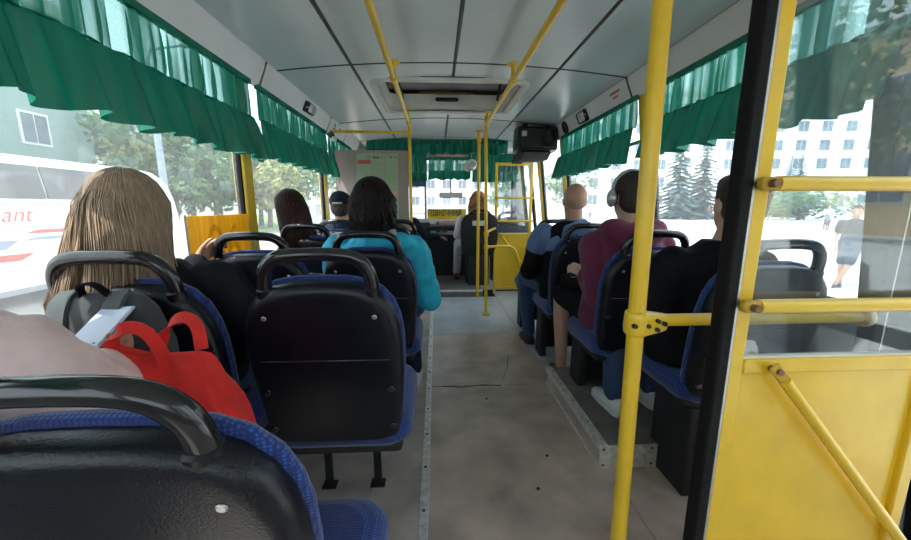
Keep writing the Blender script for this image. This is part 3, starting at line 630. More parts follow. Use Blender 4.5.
# ------------------------------------------------------------------ seats
ALPHA = math.atan(.10 / .52)
def outline(grow=0.0, top=.57, n=7):
    """half outline of the seat back (u across, v up), mirrored"""
    hp = [(.0, -.0), (.13, 0), (.170, .010), (.195, .035), (.207, .08), (.216, .18), (.222, .28), (.222, .36), (.214, .415), (.196, .462), (.165, .498), (.125, .518), (.07, .528), (0, .53)]
    pts = []
    for u, v in hp: pts.append((u, v * top / .53))
    full = pts + [(-u, v) for u, v in reversed(pts[1:-1])]
    cx, cy = 0, top / 2
    return [(u + (grow * (1 if u > .001 else -1 if u < -.001 else 0) * min(1, abs(u) / .12)), v + grow * max(-1, min(1, (v - cy) / .2))) for u, v in full]
def make_seat(label, group, hw=.143, pedestal=False, cw=.238, py=(.33, .47), cd=.545):
    root = thing('bus_seat', label, 'seat', (0, 0, 0), group)
    B = Matrix.Translation((0, .108, .415)) @ Matrix.Rotation(ALPHA, 4, 'X')   # local: x across, y forward, z up the back
    def L(layers, top=.57): return [[B @ Vector((u, y, v)) for u, v in outline(gr, top)] for gr, y in layers]
    sh = MB().loft(L([(-.004, .024), (0, .012), (0, -.010), (-.004, -.020), (-.012, -.028), (-.024, -.031), (-.038, -.032)])).build('back_shell', 'black_plastic', root, smooth=True)
    MB().box(B @ Vector((0, -.031, .335)), (.375, .006, .005), B.to_3x3()).build('groove_ridge', 'black_gloss', sh, bevel=.003)
    MB().loft(L([(-.006, .022), (.003, .026), (.004, .036), (.000, .046), (-.018, .056), (-.05, .062)], .574)).build('back_pad', 'seat_blue', root, smooth='all')
    hz = .622
    pts = [(sx * (hw + dx), dy, z) for sx, seq in ((-1, ((.002, 0, .48), (.004, -.002, .56), (-.004, -.004, .605), (-.028, -.006, .638), (-.07, -.008, .652))), (1, ((-.07, -.008, .652), (-.028, -.006, .638), (-.004, -.004, .605), (.004, -.002, .56), (.002, 0, .48)))) for dx, dy, z in seq]
    # smooth the arch
    P = [Vector(p) for p in pts]
    for _ in range(2):
        Q = [P[0]]
        for a, b in zip(P[:-1], P[1:]): Q += [a * .75 + b * .25, a * .25 + b * .75]
        Q.append(P[-1]); P = Q
    MB().tube([B @ p for p in P], .0185, 14).build('handle', 'black_gloss', root, smooth='all')
    for s in (-1, 1):
        MB().tube([B @ Vector((s * hw, 0, .49)), B @ Vector((s * hw, -.002, .552)), B @ Vector((s * hw, -.002, .556))], [.028, .024, .019], 14).build('handle_boot', 'black_plastic', root, smooth=True)
        MB().cyl(B @ Vector((s * .150, -.020, .475)), B @ Vector((s * .150, -.034, .475)), .0075, 12).build('screw', 'steel', root, bevel=.002)
        for v in (.09, .23): MB().cyl(B @ Vector((s * .183, -.018, v)), B @ Vector((s * .183, -.038, v)), .013, 12).build('bolt', 'black_gloss', root, bevel=.003)
    cz_ = [(.02, .405), (0, .43), (.004, .465), (.018, .492), (.05, .503)]
    MB().loft([[Vector((x, y, z)) for x, y in rrect(-.225 + d, cw - d, .07 + d, cd - d, .07)] for d, z in cz_]).build('cushion', 'seat_blue', root, smooth='all')
    MB().bb(-.205, .205, .09, cd - .045, .375, .415).build('seat_pan', 'black_matte', root, bevel=.015)
    if pedestal:
        for x in (-.165, .165): MB().bb(x - .025, x + .025, py[0], py[1], 0, .39).build('leg', 'black_matte', root, bevel=.008)
        MB().bb(-.14, .14, py[1] - .06, py[1] - .03, .05, .39).build('leg_panel', 'black_matte', root)
    else:
        for x, yt in ((.065, .385), (-.14, .42)):
            MB().box((x, min(.40, cd - .07), .195), (.032, .014, .39)).build('leg', 'steel_dark', root, bevel=.003)
        for x in (.065, -.14): MB().bb(x - .03, x + .03, min(.375, cd - .1), min(.425, cd - .04), .0, .008).build('foot_plate', 'steel_dark', root, bevel=.003)
        MB().bb(-.19, .19, min(.37, cd - .1), min(.43, cd - .05), .355, .385).build('cross_tube', 'steel_dark', root, bevel=.008)
    return root
GS = 'dark blue and black bus seats with looped handles'
protoL = make_seat('black bus seat with blue cloth and a loop handle', GS)
protoN = make_seat('black bus seat with blue cloth and a loop handle', GS, hw=.128, cw=.285, cd=.41)
protoR = make_seat('black bus seat with blue cloth and a loop handle', GS, pedestal=True)
protoB = make_seat('black bus seat with blue cloth and a loop handle', GS, pedestal=True, py=(.07, .31))
def seat(proto, x, y, label, sc=(1, 1, 1), first=[]):
    if proto not in first: first.append(proto); s = proto
    else: s = copy_tree(proto)
    s['label'] = label; s.location = (x, y, 0); s.scale = sc; return s
seat(protoN, -.432, .412, 'empty bus seat with thick black loop handle behind the red bag', (1.1, 1, .93))
seat(protoL, -.88, .40, 'bus seat the person in pink sits on, against the side wall', (1, 1, .945))
seat(protoL, -.325, .985, 'empty bus seat showing its whole black back behind the woman in cyan')
seat(protoL, -.835, .965, 'bus seat the blond woman sits on')
seat(protoL, -.325, 1.70, 'bus seat the woman in the cyan jacket sits on')
seat(protoL, -.80, 1.60, 'empty window seat whose handle the blond woman holds')
seat(protoL, -.33, 2.38, 'empty aisle seat just ahead of the woman in cyan')
seat(protoL, -.845, 2.385, 'bus seat the dark haired woman in white sits on')
seat(protoL, -.33, 3.05, 'empty aisle seat in the row before the notice panel')
seat(protoL, -.82, 3.05, 'bus seat the man in the dark cap sits on')
seat(protoB, 1.185, 1.175, 'bus seat the man in the black shirt sits on, seen through the glass partition')
seat(protoR, 1.03, 1.64, 'bus seat the man in the purple hoodie sits on')
seat(protoR, 1.0, 2.33, 'bus seat the bald man sits on')
seat(protoR, 1.0, 3.02, 'empty bus seat in front of the bald man')
seat(protoR, 1.10, 5.32, 'added bus seat behind the far yellow partition standing in for a reflection', (1.25, 1, 1.03))  # added seat in place of a seat reflection in the partition glass
t = thing('conductor_seat', 'tall black seat of the woman with curly red hair, with a white label', 'seat', (.58, 4.95, .088))
bx = MB(); B2 = Matrix.Translation((.58, 4.93, .52)) @ Matrix.Rotation(R(8), 4, 'X')
bx.loft([[B2 @ Vector((u * 1.12, y, v * 1.0)) for u, v in outline(g_)] for g_, y in ((-.004, .05), (.006, .03), (.006, -.02), (-.02, -.045))]).build('backrest', 'black_matte', t, smooth=True)
MB().tube([B2 @ Vector(p) for p in ((-.15, 0, .47), (-.15, 0, .55), (-.10, 0, .60), (0, 0, .61), (.10, 0, .60), (.15, 0, .55), (.15, 0, .47))], .016, 10).build('handle', 'black_gloss', t, smooth='all')
MB().box(B2 @ Vector((0, -.048, .445)), (.20, .004, .065), B2.to_3x3()).build('label_plate', 'white_plastic', t)
MB().bb(.36, .80, 4.98, 5.40, .50, .57).build('cushion', 'seat_blue', t, bevel=.02); MB().bb(.42, .74, 5.02, 5.36, .088, .50).build('base', 'black_matte', t, bevel=.01)
MB().bb(.44, .60 + .12, 4.90, 4.96, .088, .52).build('back_support', 'black_matte', t)

# ------------------------------------------------------------------ people
def ring(c, ax, ay, n=22): return [Vector(c) + ax * math.cos(2 * PI * k / n) + ay * math.sin(2 * PI * k / n) for k in range(n)]
X_, Y_, Z_ = Vector((1, 0, 0)), Vector((0, 1, 0)), Vector((0, 0, 1))
def head_blobs(mb, M, s=1.0, ears=True):
    q = lambda *p: M @ (Vector(p) * s); r3 = M.to_3x3()
    mb.ell(q(0, -.012, .032), (.077 * s, .098 * s, .090 * s), r3); mb.ell(q(0, .024, -.035), (.060 * s, .068 * s, .080 * s), r3)
    mb.ell(q(0, .045, -.075), (.040 * s, .040 * s, .038 * s), r3); mb.cap(q(0, .086, .018), .009 * s, q(0, .106, -.020), .014 * s)
    mb.ell(q(0, .076, .036), (.052 * s, .016 * s, .012 * s), r3); mb.ell(q(0, .085, -.058), (.022 * s, .010 * s, .009 * s), r3); mb.ell(q(0, .078, -.095), (.02 * s, .016 * s, .014 * s), r3)
    if ears:
        for k in (-1, 1): mb.ell(q(k * .079, -.012, -.005), (.010 * s, .020 * s, .032 * s), r3 @ Matrix.Rotation(R(k * -18), 3, 'Z'))
def hand_blobs(mb, wrist, d, n, side, curl=25, s=1.0, spread=4, thumb=35):
    """palm and five fingers; d finger direction, n palm normal, side = +1 when the thumb lies on d x n"""
    d = Vector(d).normalized(); n = Vector(n); n = (n - d * n.dot(d)).normalized(); l = d.cross(n).normalized() * side; w_ = Vector(wrist)
    K = []
    for i, (o, le) in enumerate(((.028, .088), (.0095, .092), (-.0095, .088), (-.027, .080))):
        a = w_ + l * o * .55 * s; b = w_ + l * o * s + d * le * s; mb.cap(a, .0150 * s, b, .0115 * s, 10); K.append(b)
    for i, (b, fl_) in enumerate(zip(K, (.072, .080, .074, .058))):
        p = b; ang = R(curl) * (.7 + .1 * i); cur = (d + l * math.tan(R((1.5 - i) * spread))).normalized()
        for j, (f_, r0, r1) in enumerate(((.45, .0095, .0088), (.30, .0088, .0080), (.25, .0080, .0066))):
            ax = cur.cross(n).normalized()
            cur = (Matrix.Rotation(ang, 3, ax) @ cur).normalized(); e = p + cur * fl_ * f_ * s
            nn = (Matrix.Rotation(ang, 3, ax) @ n); n_i = nn
            mb.cap(p, r0 * s, e, r1 * s, 8); p = e; ang = R(curl) * (1.0 - .1 * j)
    tb = w_ + l * .024 * s + d * .022 * s; td = (d * .62 + l * .70 + n * math.sin(R(thumb)) * .6).normalized()
    e1 = tb + td * .040 * s; mb.cap(tb, .0150 * s, e1, .0105 * s, 8); td = (td + d * .5 + n * .35).normalized(); e2 = e1 + td * .030 * s; mb.cap(e1, .0105 * s, e2, .0095 * s, 8)
    td = (td + n * .3 + d * .3).normalized(); mb.cap(e2, .0095 * s, e2 + td * .024 * s, .0075 * s, 8)
def shoe(name, ank, d, m, root, s=1.0, sole='shoe_white'):
    d = Vector(d); d.z = 0; d.normalize(); l = Vector((-d.y, d.x, 0)); zf = ank.z - .085 * s; a = Vector((ank.x, ank.y, zf))
    rings = []
    for t_, wd, h in ((-.075, .020, .05), (-.06, .034, .085), (-.02, .038, .10), (.04, .040, .082), (.10, .046, .058), (.15, .044, .045), (.185, .028, .034), (.195, .012, .025)):
        c = a + d * t_ * s
        rings.append([c + l * (wd * s * cx) + Z_ * (h * s * cz_) for cx, cz_ in ((-1, .12), (-.98, .45), (-.6, .95), (0, 1.0), (.6, .95), (.98, .45), (1, .12), (0, .10))])
    o = MB().loft(rings).build('shoe', m, root, smooth='all')
    rings = []
    for t_, wd in ((-.08, .022), (-.06, .037), (0, .041), (.10, .049), (.155, .046), (.19, .029), (.20, .012)):
        c = a + d * t_ * s
        rings.append([c + l * wd * s * k + Z_ * z for k, z in ((-1, 0), (1, 0), (1, .022 * s), (-1, .022 * s))])
    MB().loft(rings).build('sole', sole, o, smooth=True)
    return o
def torso(mb, hip, chest, neck, yaw=0, g=0.0, w_=1.0, low=.09, neck_r=.068, belly=1.0):
    ax = Vector((math.cos(yaw), math.sin(yaw), 0)); ay = Vector((-math.sin(yaw), math.cos(yaw), 0))
    hip, chest, neck = Vector(hip), Vector(chest), Vector(neck); mid = hip.lerp(chest, .5)
    sh = neck - Z_ * .055
    secs = [(hip - Z_ * low, .165, .12 * belly), (hip, .172, .128 * belly), (mid, .158, .122 * belly), (chest, .176, .125), (chest.lerp(sh, .6), .182, .112), (sh, .150, .090), (neck.lerp(sh, .4), .095, .075), (neck, neck_r, neck_r)]
    mb.loft([ring(c, ax * (a + g) * w_, ay * (b + g)) for c, a, b in secs])
def person(label, base, S, group='passengers on the bus'):
    """S: joints in metres; skin, clothes, hair"""
    root = thing('person', label, 'person', base, group)
    skin = MB(); hM = Matrix.Translation(S['head']) @ Matrix.Rotation(R(S.get('hyaw', 0)), 4, 'Z') @ Matrix.Rotation(R(S.get('hpitch', 0)), 4, 'X') @ Matrix.Rotation(R(S.get('hroll', 0)), 4, 'Y')
    hs = S.get('hs', 1.0)
    hip, chest, neck = Vector(S['hip']), Vector(S['chest']), Vector(S['neck']); yaw = R(S.get('yaw', 0)); w_ = S.get('w', 1.0)
    head_blobs(skin, hM, hs)
    skin.cap(neck - Z_ * .03, .058, hM @ Vector((0, -.015, -.05)), .053)
    torso(skin, hip, chest, neck, yaw, -.025, w_)
    top = MB(); torso(top, hip, chest, neck, yaw, S.get('bulk', .012), w_, S.get('low', .09), S.get('neck_r', .070), S.get('belly', 1.0))
    for side in ('L', 'R'):
        A = S.get('arm' + side)
        if not A: continue
        sh, el, wr = [Vector(p) for p in A]
        skin.chain([sh, el, wr], [.045, .036, .026])
        b = S.get('bulk', .012); sl = S.get('sleeve', 1.0)
        if sl >= 1: top.chain([sh, el, wr.lerp(el, .06)], [.060 + b, .047 + b, .036 + b])
        else: top.chain([sh, sh.lerp(el, sl)], [.062 + b, .058 + b])
        hd = S.get('hand' + side)
        if hd: hand_blobs(skin, wr + (wr - el).normalized() * .005, hd[0], hd[1], hd[2], hd[3], S.get('hands', 1.0))
        else: skin.ell(wr, (.03, .03, .03))
    bot = MB() if S.get('bottom') else None
    if bot: bot.loft([ring(hip + Z_ * z, X_ * a * w_, Y_ * b_) for z, a, b_ in ((.06, .165, .12), (0, .178, .135), (-.06, .175, .13), (-.10, .13, .10))])
    for side in ('L', 'R'):
        G = S.get('leg' + side)
        if not G: continue
        hj, kn, an = [Vector(p) for p in G]
        skin.chain([hj, kn, kn.lerp(an, .35), an], [.066, .050, .050, .034]); skin.cap(an, .034, an - Z_ * .05, .036)
        if bot:
            cut = S.get('hem', 1.0)
            if cut >= 1: bot.chain([hj, kn, kn.lerp(an, .4), an + Z_ * .02], [.086, .070, .062, .055])
            else: bot.chain([hj, hj.lerp(kn, cut)], [.090, .082])
        if S.get('shoes'): shoe('shoe', an, S.get('toe' + side, (0, 1, 0)), S['shoes'], root, 1.0, S.get('sole', 'shoe_white'))
    body = obj('body', remesh(skin, S.get('vox', .008), 3), S.get('skin', 'skin'), root)
    for k in (-1, 1): MB().ell(hM @ (Vector((k * .030, .074, .012)) * hs), (.011 * hs,) * 3, n=10, m=6).build('eye', 'eye', body, smooth='all')
    for ex in S.get('top_extra', []): ex(top, hM)
    tp = obj(S.get('top_name', 'jacket'), remesh(top, .011, 3, S.get('fold', .006), seed=len(label)), S['top'], root)
    if bot: obj(S.get('bottom_name', 'trousers'), remesh(bot, .012, 3, .005, seed=3), S['bottom'], root)
    return root, hM, tp, body
def short_hair(root, hM, m='hair_short', s=1.0, low=.0, vol=1.0):
    mb = MB(); r3 = hM.to_3x3(); mb.ell(hM @ Vector((0, -.022, .046)), (.083 * vol * s, .098 * s, .088 * vol * s), r3); mb.ell(hM @ Vector((0, -.040, -.008 + low)), (.0775 * s, .066 * s, .078 * s), r3); mb.ell(hM @ Vector((0, .03, .085)), (.060 * s, .058 * s, .04 * s), r3)
    obj('hair', remesh(mb, .009, 2, .003, (40, 40, 40)), m, root)
def long_hair(root, hM, m, zend, nstr, seed, spread=.0, flare=1.0, wave=.006, curl=0.0, thick=.0042, opening=62, front=0.02, grow=1.0, back=0.0, zvar=.05, lean=(0, 0)):
    """strands combed from the crown over the skull, then hanging down to zend (world z)"""
    rnd = random.Random(seed); mb = MB(); top = hM @ Vector((0, -.01, .035)); r3 = hM.to_3x3()
    rx, ry, rz = .088 * grow, .109 * grow, .102 * grow
    def path(phi, lay, ze, ph):
        pts = []; g_ = 1 - .05 * lay
        for k in range(5):
            th = R(88 - k * 16.5)
            q = Vector((rx * math.cos(th) * math.cos(phi), ry * math.cos(th) * math.sin(phi), rz * math.sin(th))) * g_
            pts.append(top + r3 @ q)
        p0 = pts[-1]; rad = Vector((p0.x - top.x, p0.y - top.y, 0)); L = p0.z - ze; n = max(4, int(L / .035))
        for k in range(1, n + 1):
            t_ = k / n
            f = 1 + .085 * (1 - math.exp(-L * t_ / .035)) + (flare - 1) * t_ ** 1.25
            off = Vector((math.sin(ph + t_ * 7) * wave + curl * math.sin(ph * 3 + t_ * 22), math.cos(ph * 1.3 + t_ * 6) * wave + curl * math.cos(ph * 2 + t_ * 20), 0))
            pts.append(Vector((top.x + rad.x * f + spread * t_ * (1 if rad.x > 0 else -1) + lean[0] * t_, top.y + rad.y * (1 + (f - 1) * .5) + back * t_ + lean[1] * t_, p0.z - L * t_)) + off)
        return pts
    a0, a1 = R(90 + opening), R(450 - opening)
    # inner sheet that fills the volume
    nphi = 40; rings = []; mp = min(len(path(a0 + (a1 - a0) * i / nphi, 1.4, zend + .03, 0)) for i in range(nphi + 1))
    for i in range(nphi + 1): rings.append(path(a0 + (a1 - a0) * i / nphi, 1.4, zend + .03, i * .05)[:mp])
    vs = [p for r_ in rings for p in r_]; fs = [(i * mp + j, i * mp + j + 1, (i + 1) * mp + j + 1, (i + 1) * mp + j) for i in range(nphi) for j in range(mp - 1)]
    sm = MB().add(vs, fs); sm.f.append(tuple(i * mp for i in range(nphi + 1)))
    mb.add(sm.v, sm.f); mb.ell(top, (rx * .95, ry * .93, rz * .95), r3)
    for i in range(nstr):
        phi = a0 + (a1 - a0) * rnd.random(); pts = path(phi, rnd.random(), zend + rnd.uniform(-zvar, zvar), rnd.gauss(0, .9) + phi * 2)
        n = len(pts); mb.tube(pts, [thick * (.5 if k == 0 else 1.0 if k < n - 2 else .35) * (.7 + .5 * ((i * 7) % 5) / 5) for k in range(n)], 4, .7)
    return mb.build('hair', m, root, smooth='all')
def hood(top, hM, c, w_=.12, d_=.07, h_=.07): top.ell(Vector(c), (w_, d_, h_))
def seated(x, y, hz=1.20, zs=.0, **kw):
    """default seated pose on the seat at x, back y; hz = head centre height"""
    nz = hz - .135
    S = dict(head=(x, y + .20, hz), hip=(x, y + .30, .59 + zs), chest=(x, y + .245, .84), neck=(x, y + .20, nz),
             armL=((x - .185, y + .23, nz - .085), (x - .23, y + .36, .70), (x - .12, y + .58, .68)), armR=((x + .185, y + .23, nz - .085), (x + .23, y + .36, .70), (x + .12, y + .58, .68)),
             legL=((x - .09, y + .32, .575), (x - .11, y + .70, .575), (x - .11, y + .66, .09)), legR=((x + .09, y + .32, .575), (x + .11, y + .70, .575), (x + .11, y + .66, .09)))
    S.update(kw); return S

# blond woman
S = seated(-.86, .95, 1.155, head=(-.915, 1.145, 1.152), neck=(-.885, 1.16, 1.01), hs=.93, top='f_dark', bottom='f_jeans', shoes='shoe_dark', bulk=.008, vox=.0065, w=.95,
    armR=((-.715, 1.17, .945), (-.600, 1.22, .70), (-.71, 1.47, .665)), armL=((-1.02, 1.19, .94), (-1.035, 1.42, .80), (-1.0, 1.545, .95)), handL=((.30, .70, .55), (.85, -.25, -.2), -1, 38), handR=((-.3, .9, -.1), (0, 0, -1), 1, 20), hands=.92,
    legL=((-.95, 1.27, .57), (-.97, 1.58, .56), (-.97, 1.50, .09)), legR=((-.77, 1.27, .57), (-.75, 1.58, .56), (-.75, 1.50, .09)))
r_, hM, tp, bd = person('woman with long straight blond hair in a dark jacket', (-.86, 1.2, 0), S)
long_hair(r_, hM, 'hair_blond', .87, 3600, 3, spread=.02, flare=1.34, wave=.009, back=-.09, zvar=.06, thick=.0019, grow=1.03)

# woman in the cyan jacket
S = seated(-.325, 1.70, 1.175, head=(-.325, 1.89, 1.175), neck=(-.325, 1.90, 1.03), hs=.95, top='f_cyan', bottom='f_navy', shoes='shoe_white', bulk=.022, fold=.016,
    armR=((-.125, 1.93, .945), (-.045, 2.02, .66), (-.16, 2.25, .66)), armL=((-.52, 1.93, .945), (-.58, 2.06, .69), (-.46, 2.28, .66)), handR=((-.4, .9, 0), (0, 0, -1), 1, 25), handL=((.4, .9, 0), (0, 0, -1), -1, 25),
    legR=((-.24, 2.02, .575), (-.20, 2.36, .57), (-.16, 2.30, .09)), legL=((-.42, 2.02, .575), (-.44, 2.36, .57), (-.44, 2.30, .09)),
    top_extra=[lambda top, hM: (top.ell((-.29, 1.815, 1.005), (.105, .055, .05)), top.ell((-.20, 1.86, .99), (.09, .06, .045)))])
r_, hM, tp, bd = person('woman with dark bobbed hair in a bright cyan jacket', (-.325, 2.0, 0), S)
long_hair(r_, hM, 'hair_dark', 1.065, 1100, 8, spread=.0, flare=1.02, wave=.020, curl=.008, zvar=.04, thick=.0036, grow=1.15)
MB().tube([(-.40, 1.835, 1.045), (-.34, 1.80, 1.035), (-.27, 1.80, 1.035), (-.21, 1.84, 1.045)], .022, 8).build('collar', 'f_lightgrey', tp, smooth='all')

# woman with straight dark brown hair in white
S = seated(-.90, 2.385, 1.14, head=(-.985, 2.53, 1.15), neck=(-.945, 2.56, .995), armL=((-1.04, 2.6, .91), (-1.04, 2.76, .70), (-.95, 2.95, .68)), hs=.93, top='f_white', bottom='f_jeans_light', shoes='shoe_white', bulk=.010, w=.95, top_name='blouse')
r_, hM, tp, bd = person('woman with long dark brown hair in a white blouse', (-.85, 2.65, 0), S)
long_hair(r_, hM, 'hair_brown', .93, 1100, 5, spread=.0, flare=1.08, wave=.004, zvar=.04, grow=1.1, back=-.05, lean=(.075, 0), thick=.003)

# man in a dark cap
S = seated(-.835, 3.05, 1.17, armL=((-1.01, 3.28, .95), (-1.03, 3.42, .70), (-.95, 3.62, .68)), top='f_navy', bottom='f_jeans', shoes='shoe_dark', bulk=.02, skin='skin_tan')
r_, hM, tp, bd = person('man in a dark baseball cap and navy jacket', (-.82, 3.3, 0), S)
short_hair(r_, hM)
cp_ = MB().ell(hM @ Vector((0, -.012, .055)), (.092, .112, .085)).build('cap', 'f_cap', r_, smooth='all')
MB().loft([[hM @ Vector((x, y, z)) for x, y in [(.078 * math.cos(R(a)), .07 + rr * math.sin(R(a))) for a in range(0, 181, 15)]] for z, rr in ((.045, .11), (.054, .115))]).build('cap_brim', 'f_cap', cp_, smooth=True)
MB().tube([hM @ Vector((.04 * k, -.122 + .012 * k * k, .035 - .02 * (1 - k * k) * 0)) for k in (-1, -.5, 0, .5, 1)], .008, 6).build('cap_strap', 'f_beige', cp_)

# bald man in a blue and black jacket
S = seated(.985, 2.33, 1.205, head=(.97, 2.53, 1.212), neck=(.98, 2.54, 1.075), top='f_black', bottom='f_jeans', shoes='shoe_dark', sole='shoe_dark', bulk=.026, w=1.06, fold=.008, skin='skin_tan',
    armL=((.775, 2.57, .96), (.71, 2.68, .70), (.80, 2.93, .66)), armR=((1.18, 2.57, .96), (1.24, 2.70, .71), (1.12, 2.93, .66)), handL=((.3, .9, -.1), (0, 0, -1), -1, 25), handR=((-.3, .9, -.1), (0, 0, -1), 1, 25),
    legL=((.88, 2.66, .575), (.76, 3.0, .585), (.80, 2.98, .09)), legR=((1.07, 2.66, .575), (1.08, 3.02, .585), (1.08, 2.98, .09)))
r_, hM, tp, bd = person('bald man in a black jacket with blue shoulders and hood', (.985, 2.6, 0), S)
yk = MB(); ax_ = X_; yk.loft([ring((.98, 2.56, z), X_ * a, Y_ * b) for z, a, b in ((.87, .222, .158), (.93, .228, .155), (.985, .212, .135), (1.02, .155, .112), (1.06, .10, .095), (1.085, .092, .088))])
yk.cap((.775, 2.57, .965), .092, (.752, 2.60, .90), .092); yk.cap((1.18, 2.57, .965), .092, (1.20, 2.60, .90), .092)
yk.ell((.98, 2.44, 1.02), (.115, .055, .055)); yk.ell((1.04, 2.43, 1.0), (.07, .05, .05)); yk.ell((.93, 2.435, .995), (.07, .05, .06))
obj('hood_yoke', remesh(yk, .011, 3, .008, seed=4), 'f_denim_light', tp)
MB().tube([(.70, 2.62, .90), (.668, 2.66, .80), (.645, 2.68, .70)], .006, 6).build('sleeve_piping', 'f_lightgrey', tp)
sb = MB(); r3 = hM.to_3x3(); sb.ell(hM @ Vector((0, -.030, .0)), (.075, .083, .062), r3)
obj('stubble', remesh(sb, .009, 2), 'stubble', r_)

# man with headphones in a purple hoodie
S = seated(1.015, 1.64, 1.215, head=(1.005, 1.86, 1.222), neck=(1.0, 1.86, 1.085), hyaw=3, top='f_purple', bottom='f_black', bottom_name='shorts', hem=.86, shoes='shoe_dark', bulk=.026, w=1.02, fold=.009, vox=.0065,
    armL=((.845, 1.87, .965), (.875, 1.85, .70), (.865, 1.98, .785)), armR=((1.195, 1.88, .965), (1.25, 2.02, .72), (1.10, 2.20, .74)), handL=((-.45, .60, .28), (.45, .25, -.75), -1, 22), handR=((-.5, .7, .2), (-.6, -.5, 0), 1, 35),
    legL=((.91, 1.97, .575), (.805, 2.24, .635), (.845, 2.28, .09)), legR=((1.09, 1.97, .575), (1.08, 2.33, .60), (1.06, 2.31, .09)),
    top_extra=[lambda top, hM: (top.ell((1.0, 1.745, 1.035), (.135, .07, .065)), top.ell((1.09, 1.80, 1.06), (.075, .09, .055)), top.ell((.91, 1.80, 1.06), (.075, .09, .055)), top.ell((1.0, 1.72, .985), (.085, .055, .07)))])
r_, hM, tp, bd = person('man in a purple hoodie and black shorts wearing silver headphones', (1.0, 1.9, 0), S)
short_hair(r_, hM)
hp = thing('headphones', 'silver over-ear headphones on the man in the purple hoodie', 'headphones', tuple(hM.translation))
MB().tube([hM @ Vector((math.cos(R(a)) * .101, -.005, .03 + math.sin(R(a)) * .108)) for a in range(0, 181, 12)], .009, 8).build('headband', 'f_lightgrey', hp, smooth='all')
for k in (-1, 1):
    c = MB().ell(hM @ Vector((k * .103, -.008, -.002)), (.020, .038, .046), hM.to_3x3()).build('ear_cup', 'steel', hp, smooth='all')
    MB().ell(hM @ Vector((k * .091, -.008, -.002)), (.014, .034, .042), hM.to_3x3()).build('ear_cushion', 'black_matte', c, smooth='all')
bgp = thing('waist_bag', 'small black pouch on the lap of the man in the purple hoodie', 'bag', (.86, 2.1, .66))
MB().box((.86, 2.14, .725), (.13, .17, .075), Matrix.Rotation(R(20), 3, 'Z')).build('pouch', 'f_black', bgp, bevel=.025, seg=3); MB().box((.835, 2.07, .765), (.09, .008, .004), Matrix.Rotation(R(20), 3, 'Z')).build('zip', 'steel', bgp)

# man in the black shirt
S = seated(1.15, 1.175, 1.175, head=(1.172, 1.365, 1.180), hyaw=-8, neck=(1.155, 1.375, 1.045), hip=(1.13, 1.47, .60), chest=(1.145, 1.415, .84), top='f_black', bottom='f_jeans', shoes='shoe_white', bulk=.018, w=1.06, top_name='shirt', sleeve=.8, vox=.0075,
    armL=((.965, 1.40, .945), (.915, 1.43, .70), (.96, 1.64, .70)), armR=((1.32, 1.41, .93), (1.33, 1.60, .74), (1.18, 1.76, .70)), handL=((.25, .9, -.1), (.2, -.1, -1), -1, 25), handR=((-.6, .7, 0), (0, 0, -1), 1, 25),
    legL=((1.04, 1.50, .585), (.96, 1.82, .63), (.925, 1.70, .205)), legR=((1.22, 1.50, .585), (1.19, 1.84, .63), (1.15, 1.76, .205)), toeL=(-.05, 1, 0))
r_, hM, tp, bd = person('man with cropped dark hair in a black short sleeved shirt', (1.10, 1.45, 0), S)
short_hair(r_, hM)
MB().tube([(1.09, 1.272, .995), (1.13, 1.264, .997), (1.165, 1.272, .995), (1.155, 1.268, .962), (1.10, 1.268, .962), (1.09, 1.272, .995)], .005, 6).build('label_loop', 'f_beige', tp, smooth='all')
wt = MB().tube([Vector((.950, 1.60, .70)) + Vector((1.0 * math.cos(a), -.25 * math.cos(a), math.sin(a))) * .036 for a in [2 * PI * k / 16 for k in range(17)]], .007, 6).build('wrist_band', 'steel', bd, smooth='all')

# person in pink beside the camera
S = seated(-.865, .40, 1.15, head=(-.90, .56, 1.20), neck=(-.88, .58, 1.04), hip=(-.86, .70, .58), chest=(-.86, .64, .84), top='f_pink', bottom='f_lightgrey', shoes='shoe_white', bulk=.016, fold=.012, w=.98, vox=.006,
    armR=((-.70, .60, .925), (-.640, .66, .80), (-.690, .73, .840)), armL=((-1.0, .64, .92), (-1.0, .70, .76), (-.825, .765, .858)), handR=((-.35, .85, .15), (-.2, -.1, .95), -1, 30), handL=((1, .22, .06), (-.05, -.25, .95), -1, 30), hands=.90,
    legL=((-.95, .72, .575), (-.98, 1.02, .575), (-.98, 1.0, .09)), legR=((-.78, .72, .575), (-.77, 1.02, .575), (-.77, 1.0, .09)))
r_, hM, tp, bd = person('person in a pale pink sweatshirt holding a phone above a backpack', (-.865, .65, 0), S)
long_hair(r_, hM, 'hair_brown', .98, 250, 15, flare=1.1, zvar=.04)
ph = thing('smartphone', 'pale smartphone held in the hands of the person in pink', 'phone', (-.72, .82, .90))
PM = plane_M((-.742, .792, .912), (1, .10, .06), (-.08, .88, .42)); MB().box((0, 0, 0), (.072, .15, .009)).xform(PM).build('case', 'phone', ph, bevel=.006); MB().box((.02, .05, -.006), (.022, .04, .004)).xform(PM).build('camera_bump', 'black_gloss', ph, bevel=.002)

